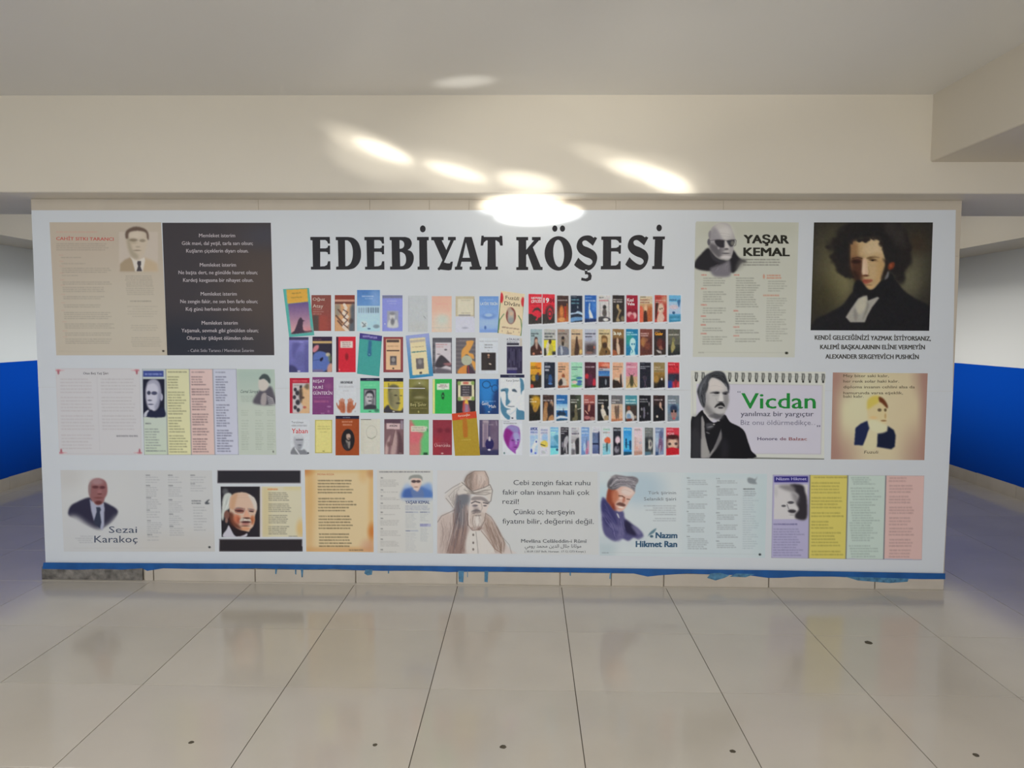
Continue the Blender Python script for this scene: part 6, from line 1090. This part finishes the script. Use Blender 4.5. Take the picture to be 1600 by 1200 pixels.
# row 3
Y0, Y1 = 1035, 1380
def up(k, y): return y
r3 = [(KE, 160, 308, 'c4922c', 'amber and black small book cover with crouching dark shapes', [('g', 0, 45, 'c4942c', 'b8862a'), ('e', 80, 14, 40, 16, 'c4742c', .8), ('r', -3, 50, 105, 104, '28241f', 10), ('e', 30, 62, 22, 12, 'b08c30', .9), ('e', 70, 46, 12, 6, '6c3828'), ('e', 14, 94, 16, 8, 'a04034'), ('e', 60, 60, 16, 12, '2c3850'), ('t', 18, '3c2c14', [70, 88], 6, 14)]),
      (KE, 345, 490, '1c2232', 'navy small book cover with two white title words', [('p', [(44, 52), (66, 50), (74, 72), (60, 84), (40, 78)], '2c4c7c'), ('e', 56, 84, 20, 4, '44689c'), ('e', 24, 56, 16, 10, '3c4450', .8), ('t', 18, 'c8ccd4', [65, 55], 13, 34), ('t', 6, '6c7484', [30], 9, 12)]),
      (KE, 528, 675, 'bf987a', 'tan small book cover with a seated lady in white and black', [('e', 50, 55, 14, 10, '7c4430'), ('p', [(30, 66), (56, 60), (80, 78), (70, 100), (10, 100)], 'b0a8a0'), ('p', [(4, 80), (32, 64), (44, 84), (16, 94)], '2c2628'), ('r', -3, 92, 105, 104, '8c5038', 8), ('t', 19, '2c2624', [70, 66, 50], 9, 18), ('t', 8, '8c705c', [45], 9, 12)]),
      (KE, 705, 860, '8cbca6', 'mint small book cover like a lily pond', [('e', 30, 70, 30, 5, '4c8c74'), ('e', 70, 62, 26, 5, '34688c'), ('e', 30, 78, 22, 6, 'c4a8a8'), ('e', 75, 76, 20, 6, '3c5c9c'), ('e', 40, 92, 40, 5, '5c9c48'), ('e', 70, 86, 24, 5, '3c6c94'), ('e', 40, 55, 30, 4, '70a890'), ('t', 20, '2c5454', [92, 52], 8, 16)]),
      (KE, 888, 1040, '3e1e2c', 'dark wine small book cover with red glowing shapes', [('e', 20, 55, 18, 10, 'a82c34'), ('e', 84, 82, 16, 18, 'a8283a'), ('e', 50, 70, 20, 26, '54203c', .8), ('r', -3, 92, 105, 104, '1e1620', 8), ('t', 19, 'b8acb4', [92])]),
      (KE, 1072, 1222, 'b45440', 'small book cover banded in red, blue and black', [('e', 70, 12, 40, 7, 'c88874', .8), ('r', -3, 24, 105, 34, '8ca4b4', 8), ('g', 34, 56, '2c5c9c', '4c80b4'), ('r', -3, 56, 105, 104, '181a24', 10), ('e', 66, 78, 8, 12, '6c7480'), ('t', 20, '30282c', [90, 50], 9, 16)]),
      (KF, 232, 378, 'bd957c', 'pinkish tan small book cover with a cliff and tower', [('p', [(70, 54), (84, 50), (90, 96), (72, 100)], '201818'), ('p', [(0, 72), (30, 66), (64, 80), (80, 100), (0, 100)], '2a201c'), ('e', 40, 66, 26, 6, 'c4b4a0', .8), ('e', 92, 58, 10, 30, 'b8a8a4', .8), ('t', 18, '4c3c34', [90, 56], 9, 14)]),
      (KF, 412, 565, 'b4788c', 'pink to straw small book cover with a large beetle', [('g', 55, 100, 'b08c78', 'b0a06c'), ('e', 50, 74, 17, 22, '3c3c28'), ('e', 50, 56, 9, 6, '2c2c20'), ('s', [(50, 58), (26, 44)], '4c3c30', 5), ('s', [(50, 58), (74, 44)], '4c3c30', 5), ('s', [(36, 76), (12, 96)], '4c4430', 5), ('s', [(64, 76), (90, 96)], '4c4430', 5), ('t', 19, 'c8c0c8', [88]), ('t', 9, '7c3c54', [45], 9, 14)]),
      (KF, 597, 745, '1c1e2a', 'midnight small book cover with a faint crossed figure', [('s', [(32, 58), (60, 98)], '4c3c4c', 10), ('s', [(62, 58), (40, 98)], '443c50', 10), ('e', 46, 60, 18, 8, '3c3440', .8), ('t', 17, 'c0c4cc', [92, 50], 7, 14), ('t', 6, '5c6470', [45], 9, 12)]),
      (KF, 783, 935, '7c6c48', 'olive gold small book cover with a caped horseman', [('g', 40, 100, '8c6c34', '18161a'), ('r', 40, 70, 105, 106, '1a181c', 20), ('e', 22, 66, 24, 14, 'a07c3c', .8), ('p', [(50, 76), (64, 62), (80, 76), (90, 100), (30, 100)], '1c1a1c'), ('e', 72, 66, 8, 5, 'c0bcb4'), ('t', 20, 'b8b0a0', [60, 90], 8, 16)]),
      (KF, 972, 1125, 'b02834', 'scarlet small book cover with a navy crowd below', [('r', -3, 44, 105, 75, '242c3c', 12), ('r', -3, 72, 40, 104, '1c3c80', 12), ('e', 72, 82, 14, 18, '7c2430'), ('e', 90, 92, 10, 12, 'b03c44'), ('e', 80, 60, 14, 10, '2c2430'), ('t', 9, 'c89498', [60], 9, 20), ('t', 17, '841c28', [88], 9, 20)])]
for i, (k, xa, xb, base, lab, ops) in enumerate(r3): mini(k, xa, Y0+(2 if k is KF else 0), xb, Y1, base, lab, ops, i < 10)
r4 = [(KG, 138, 283, '25211c', 'black small book cover with golden drapery', [('e', 60, 26, 44, 22, 'b8902c', .9), ('p', [(50, 30), (90, 20), (86, 44), (70, 62), (48, 66), (34, 50)], 'a07c2c'), ('e', 56, 58, 14, 8, '8c6c3c'), ('r', -3, 72, 105, 106, '1a1816', 10), ('t', 17, 'c8c4b8', [35, 66], 10), ('t', 4, '7c6c3c', [60], 9, 10)]),
      (KG, 315, 460, '372a28', 'dark brown small book cover with two tan figures', [('e', 30, 40, 18, 14, '8c6440'), ('e', 78, 36, 16, 12, 'a0846c'), ('p', [(10, 50), (34, 48), (44, 80), (30, 100), (0, 100)], '94704c'), ('e', 66, 56, 24, 22, '282022'), ('p', [(60, 84), (90, 78), (100, 100), (50, 100)], '9c7450'), ('t', 22, 'c8c8cc', [86]), ('t', 6, '6c5450', [60], 7, 10)]),
      (KG, 490, 636, '245c98', 'blue small book cover with dark rocks and white surf', [('g', 35, 60, '6c9cc4', 'b0c4d0'), ('p', [(4, 72), (30, 62), (56, 66), (62, 50), (70, 66), (90, 76), (60, 82), (20, 80)], '1c3048'), ('p', [(0, 88), (40, 80), (100, 86), (100, 92), (40, 90), (0, 96)], 'b4bcc4'), ('r', -3, 94, 105, 106, '22425c', 5), ('t', 19, 'c4ccd8', [76]), ('t', 31, '4c88c4', [62], 9, 18)]),
      (KG, 668, 812, '2a2c27', 'dark green small book cover with a veiled lady', [('r', 60, 0, 105, 50, '3e4a3c', 20), ('p', [(40, 56), (54, 44), (64, 60), (66, 98), (20, 100), (34, 76)], '5c5844'), ('e', 52, 44, 8, 7, 'a8a490'), ('s', [(70, 56), (98, 52)], '9c9c90', 10), ('e', 26, 76, 16, 12, '1c1c1c'), ('t', 20, 'c4c8c4', [80, 62], 9)]),
      (KG, 845, 990, '8c4a44', 'brick red small book cover with reclining bodies', [('r', -3, 36, 105, 104, '421c24', 14), ('p', [(44, 38), (58, 40), (54, 60), (40, 66), (38, 50)], 'b08070'), ('s', [(14, 62), (36, 74)], 'b48c7c', 12), ('e', 30, 88, 26, 7, 'a0686c', .9), ('e', 76, 92, 22, 7, '9c7c74', .8), ('t', 20, 'c4acaa', [42, 90], 9)]),
      (KG, 1022, 1168, '1b1b1d', 'black small book cover with a seated white-robed figure', [('e', 46, 46, 12, 9, 'a89c8c'), ('p', [(30, 56), (56, 54), (78, 74), (84, 100), (56, 96), (34, 74)], 'b8b4ac'), ('p', [(60, 84), (96, 80), (96, 100), (64, 102)], '8c7c64'), ('e', 98, 50, 8, 7, 'a0a0a0'), ('t', 21, 'c8c8c8', [92, 62], 11)]),
      (KH, 207, 355, '5c5c60', 'grey to peach small book cover with two walkers', [('g', 34, 100, 'a89888', 'c09474'), ('p', [(30, 44), (48, 44), (54, 80), (46, 100), (34, 72)], '5c4a40'), ('p', [(54, 42), (68, 44), (66, 84), (60, 92), (52, 70)], '50443e'), ('r', -3, 92, 105, 106, '9c6448', 8), ('t', 19, 'c0c0c4', [72, 45], 9)]),
      (KH, 387, 540, '3c7c8c', 'teal and brown small book cover with a woman in white', [('r', -3, 36, 105, 104, '38302c', 12), ('e', 30, 50, 14, 9, '7c4430'), ('p', [(10, 66), (40, 58), (64, 70), (80, 86), (60, 100), (8, 90)], 'b0b0b0'), ('p', [(14, 74), (40, 72), (50, 92), (20, 92)], '6c88a4'), ('r', 14, 90, 60, 106, '5c2c20', 6), ('e', 86, 84, 10, 6, '9c8c80', .8), ('t', 19, 'c4d0d0', [88, 90], 11)]),
      (KH, 568, 718, '16171e', 'black small book cover with small grey floating pieces', [('p', [(34, 52), (46, 46), (52, 70), (46, 90), (36, 86), (38, 70)], '6c6c7c'), ('e', 22, 54, 8, 6, '6c6c74'), ('e', 74, 70, 8, 5, '4c4c58'), ('e', 86, 34, 5, 8, '7c7c84'), ('e', 10, 82, 7, 5, '5c5c64'), ('t', 16, 'c0c4cc', [70, 76], 9, 18)]),
      (KH, 750, 900, '2b1f20', 'near-black small book cover with a pale profile and a moon disc', [('r', -3, 40, 105, 106, '15161c', 14), ('e', 62, 38, 10, 12, 'ac9484'), ('s', [(66, 44), (80, 56)], '9c8474', 12), ('e', 34, 82, 9, 5, 'b0aca8'), ('t', 18, 'c4bcc0', [80]), ('t', 6, '6c4444', [40], 9, 12)]),
      (KH, 935, 1085, '66717c', 'slate blue small book cover with a dark-eyed face', [('r', -3, 35, 105, 70, '5c7890', 18), ('e', 54, 54, 32, 18, '1e2a44', .9), ('p', [(30, 64), (50, 56), (76, 64), (74, 84), (56, 94), (36, 84)], '8c6c68'), ('e', 40, 62, 9, 5, '14141c'), ('e', 68, 62, 9, 5, '14141c'), ('e', 54, 90, 12, 4, '9c4c54'), ('e', 90, 92, 18, 10, '4c6478', .8), ('t', 20, 'b4c0cc', [72, 72], 10)])]
for i, (k, xa, xb, base, lab, ops) in enumerate(r4): mini(k, xa, 304+(6 if k is KH else 0), xb, 640+(6 if k is KH else 0), base, lab, ops, i < 10)
r5 = [(KG, 150, 252, 'a8b0c8', 'slim white and blue volume with large letters AMOK', [('g', 30, 100, '8ca8d8', 'a8b8dc'), ('p', [(20, 80), (60, 50), (90, 44), (100, 60), (70, 70), (40, 96)], 'c0c8e0'), ('e', 80, 53, 9, 4, '2c3c84'), ('e', 18, 86, 12, 7, '34489c'), ('e', 70, 95, 12, 4, '4c60b0'), ('T', 'AMOK', 4, 12, 96, 42, '3c4c84'), ('t', 19, '5c6ca0', [96], 9, 26)]),
      (KG, 284, 383, 'b4b8c4', 'slim white volume with yellow and blue patches', [('e', 60, 40, 40, 16, '7ca0cc', .8), ('p', [(4, 56), (60, 48), (100, 60), (90, 72), (10, 70)], 'c0b050'), ('s', [(0, 62), (60, 68)], '4c4c34', 12), ('t', 11, '7c84a8', [96, 92], 10, 28), ('e', 40, 92, 26, 6, 'a0a8b0')]),
      (KG, 413, 518, '6ca4c8', 'slim light blue volume with a dark wave', [('g', 0, 30, '5c90bc', '88bcd4'), ('g', 30, 68, '7cacc4', '5c98b8'), ('p', [(40, 34), (100, 30), (100, 62), (70, 52)], '4c88a8'), ('r', -3, 68, 105, 76, '34789c', 5), ('g', 76, 100, '68c0dc', '70bcd8'), ('e', 84, 82, 14, 5, '1c405c'), ('t', 8, 'a0c8dc', [90, 80], 12, 22)]),
      (KG, 546, 650, '27272f', 'slim black volume with a pale grey horse-like shape', [('p', [(40, 52), (60, 36), (90, 32), (96, 50), (80, 66), (84, 96), (66, 92), (56, 70), (40, 90), (36, 66)], '9898a0'), ('e', 22, 64, 10, 10, '6c6c78'), ('t', 7, 'a8a8b0', [92, 80, 50], 8, 20), ('e', 60, 98, 20, 4, '7c7c84')]),
      (KG, 682, 785, 'a8aab0', 'slim grey volume with a black misty peak', [('g', 30, 60, 'a8aaae', '7c7c82'), ('p', [(50, 52), (80, 40), (100, 44), (100, 100), (60, 98), (56, 76)], '2c2c32'), ('r', 0, 80, 50, 104, '5c5c64', 12), ('e', 36, 66, 12, 14, 'b4b6bc', .8), ('t', 6, '707484', [70, 96], 9, 16), ('t', 24, '3c3c48', [96], 9, 30)]),
      (KG, 813, 918, '6488b8', 'slim steel blue volume with a pink streak', [('g', 30, 100, '7490bc', '5c7cb0'), ('p', [(60, 60), (90, 50), (96, 90), (60, 100), (50, 90)], 'b088a0'), ('e', 40, 72, 16, 16, 'a0bcd8', .8), ('e', 66, 60, 10, 20, '54648c', .8), ('t', 9, 'b0c0d8', [92, 88], 13, 30), ('r', 66, 78, 76, 104, '8c3c64', 6)]),
      (KG, 956, 1052, 'b0b4c0', 'slim slate volume with white top and a sea horizon', [('g', 20, 60, '4c5c80', '5c7094'), ('r', -3, 58, 105, 64, '141c3c', 4), ('g', 64, 96, '5c6c94', '44507c'), ('p', [(76, 26), (100, 22), (100, 96), (84, 96)], '262c48'), ('t', 11, '9ca4b0', [92], 9, 26), ('t', 22, '6c7894', [90], 9, 16)]),
      (KG, 1090, 1192, 'b0b8c0', 'slim pale volume with an orange umbrella', [('g', 60, 100, '88a8b4', '6cb0c4'), ('p', [(20, 46), (60, 36), (100, 44), (100, 56), (60, 60), (26, 54)], 'c05c3c'), ('p', [(44, 60), (64, 58), (62, 84), (46, 88)], '2c4c54'), ('s', [(0, 74), (34, 72)], '4c7884', 6), ('t', 9, '70a090', [92, 60], 11, 26), ('t', 20, 'a87c84', [90], 9, 20)]),
      (KH, 232, 332, '22242e', 'slim black volume with a pale pink ball', [('e', 60, 46, 32, 14, 'c4b0bc'), ('e', 30, 62, 14, 6, '14141c'), ('e', 76, 62, 14, 7, '14141c'), ('e', 46, 80, 32, 12, '8c8c98', .8), ('e', 60, 72, 14, 7, '3c3c48'), ('t', 9, '9ca4b0', [96], 9, 34)]),
      (KH, 366, 473, '2c84c4', 'slim azure volume with two dark silhouettes', [('g', 20, 80, '3484c4', '44a8d8'), ('r', -3, 88, 105, 106, '14405c', 6), ('e', 32, 45, 9, 5, '143454'), ('p', [(22, 52), (42, 52), (38, 74), (26, 74)], '14385c'), ('p', [(70, 50), (94, 50), (92, 78), (74, 78)], '143860'), ('s', [(20, 62), (80, 62)], '1c4c78', 6), ('t', 8, '9cc8e4', [90], 9, 32)]),
      (KH, 502, 608, 'beb0ba', 'slim pale pink volume with misty columns', [('g', 30, 100, 'c0b0b8', 'b09490'), ('r', 10, 35, 24, 75, 'a48c84', 8), ('e', 80, 55, 16, 5, 'a09ca8', .8), ('r', -3, 86, 105, 104, 'a07c70', 8), ('e', 30, 76, 20, 8, 'b89488', .8), ('t', 8, '8c7c80', [94], 9, 28)]),
      (KH, 641, 748, '62686a', 'slim charcoal volume with a white round clock-like shape', [('r', -3, 36, 105, 90, '30343a', 12), ('e', 62, 62, 30, 18, 'a8a8a0'), ('e', 70, 60, 12, 9, '55555a'), ('e', 30, 62, 16, 14, '22262c'), ('r', -3, 88, 70, 106, '44687c', 8), ('t', 8, '8c9090', [80, 70], 9, 20)]),
      (KH, 777, 886, '6c7c9c', 'slim grey-blue volume with a violet flower', [('g', 20, 60, '8ca0bc', '6c7c9c'), ('e', 70, 26, 26, 14, '50587c', .9), ('e', 62, 60, 28, 24, '6c4c6c', .9), ('e', 20, 50, 20, 18, '9cb0c4', .8), ('s', [(60, 66), (44, 98)], 'b0b0b8', 8), ('r', 0, 88, 40, 104, '2c4468', 8), ('t', 10, '9ca8c0', [60], 9, 26)]),
      (KH, 918, 1086, 'b02a3a', 'wider red volume with a girl holding a red scarf over her face', [('r', -3, 34, 105, 80, '3c1c20', 10), ('e', 50, 60, 42, 26, 'bca090'), ('e', 26, 60, 12, 5, '4c3c3c'), ('e', 76, 59, 12, 5, '4c3c3c'), ('p', [(-4, 80), (40, 72), (70, 74), (104, 80), (104, 106), (-4, 106)], 'a81c28'), ('e', 50, 34, 46, 9, '3a181c'), ('r', -3, -3, 105, 24, 'b43444', 8), ('t', 8, 'c87c8c', [60], 9, 26), ('T', 'MEZARI', 8, 26, 60, 30, 'c08490')])]
for i, (k, xa, xb, base, lab, ops) in enumerate(r5): mini(k, xa, 722+(6 if k is KH else 0), xb, 1078+(6 if k is KH else 0), base, lab, ops, False)

# seam of the two sheets: a bright hairline where the upper print has pulled away
link('sheet_seam', shape_mesh([[(598, 605.6), (664, 606.2), (664, 607.4), (598, 606.8)]], .0016), mat('seam_white', (.8, .8, .82), .4, .4), board)

# ------------------------------------------------------------------ stray sunlight thrown back onto beam, ceiling and board
src = (-1.9, -5.2, .35)
def glint(px, py, Y, L, W_, tilt, power, Z=None, blend=.9):
    T = on_z(px, py, Z) if Z else on_y(px, py, Y)
    dist = (T-Vector(src)).length
    deg = math.degrees(2*math.atan(L/2/dist))
    spot('sun_glint', src, T, deg, W_/L, math.radians(tilt), power, blend)
K = 62
glint(598, 235, -.204, .42, .085, -24, 36*K, blend=1)
glint(572, 226, -.204, .62, .15, -26, 11*K, blend=1)
glint(580, 245, -.204, .62, .26, -20, 9*K, blend=1)
glint(712, 268, -.204, .44, .08, -21, 34*K, blend=1)
glint(715, 272, -.204, .80, .24, -20, 9*K, blend=1)
glint(826, 284, -.204, .42, .12, -18, 34*K, blend=1)
glint(806, 318, -.1, .54, .15, 1, 100*K, blend=.8)
glint(842, 334, 0, .50, .12, -4, 110*K, blend=.5)
glint(960, 250, -.204, .60, .13, -26, 10*K, blend=1)
glint(1010, 270, -.204, .54, .11, -24, 34*K, blend=1)
glint(1045, 288, -.204, .34, .11, -30, 42*K, blend=1)
glint(1030, 275, -.204, .6, .24, -26, 9*K, blend=1)
glint(725, 128, 0, .42, .09, 0, 24*K, Z=2.72, blend=1)
glint(1080, 100, 0, 2.6, .9, 0, 4*K, Z=2.72, blend=1)
glint(830, 280, -.204, 2.0, 1.2, -6, 5*K, blend=1)
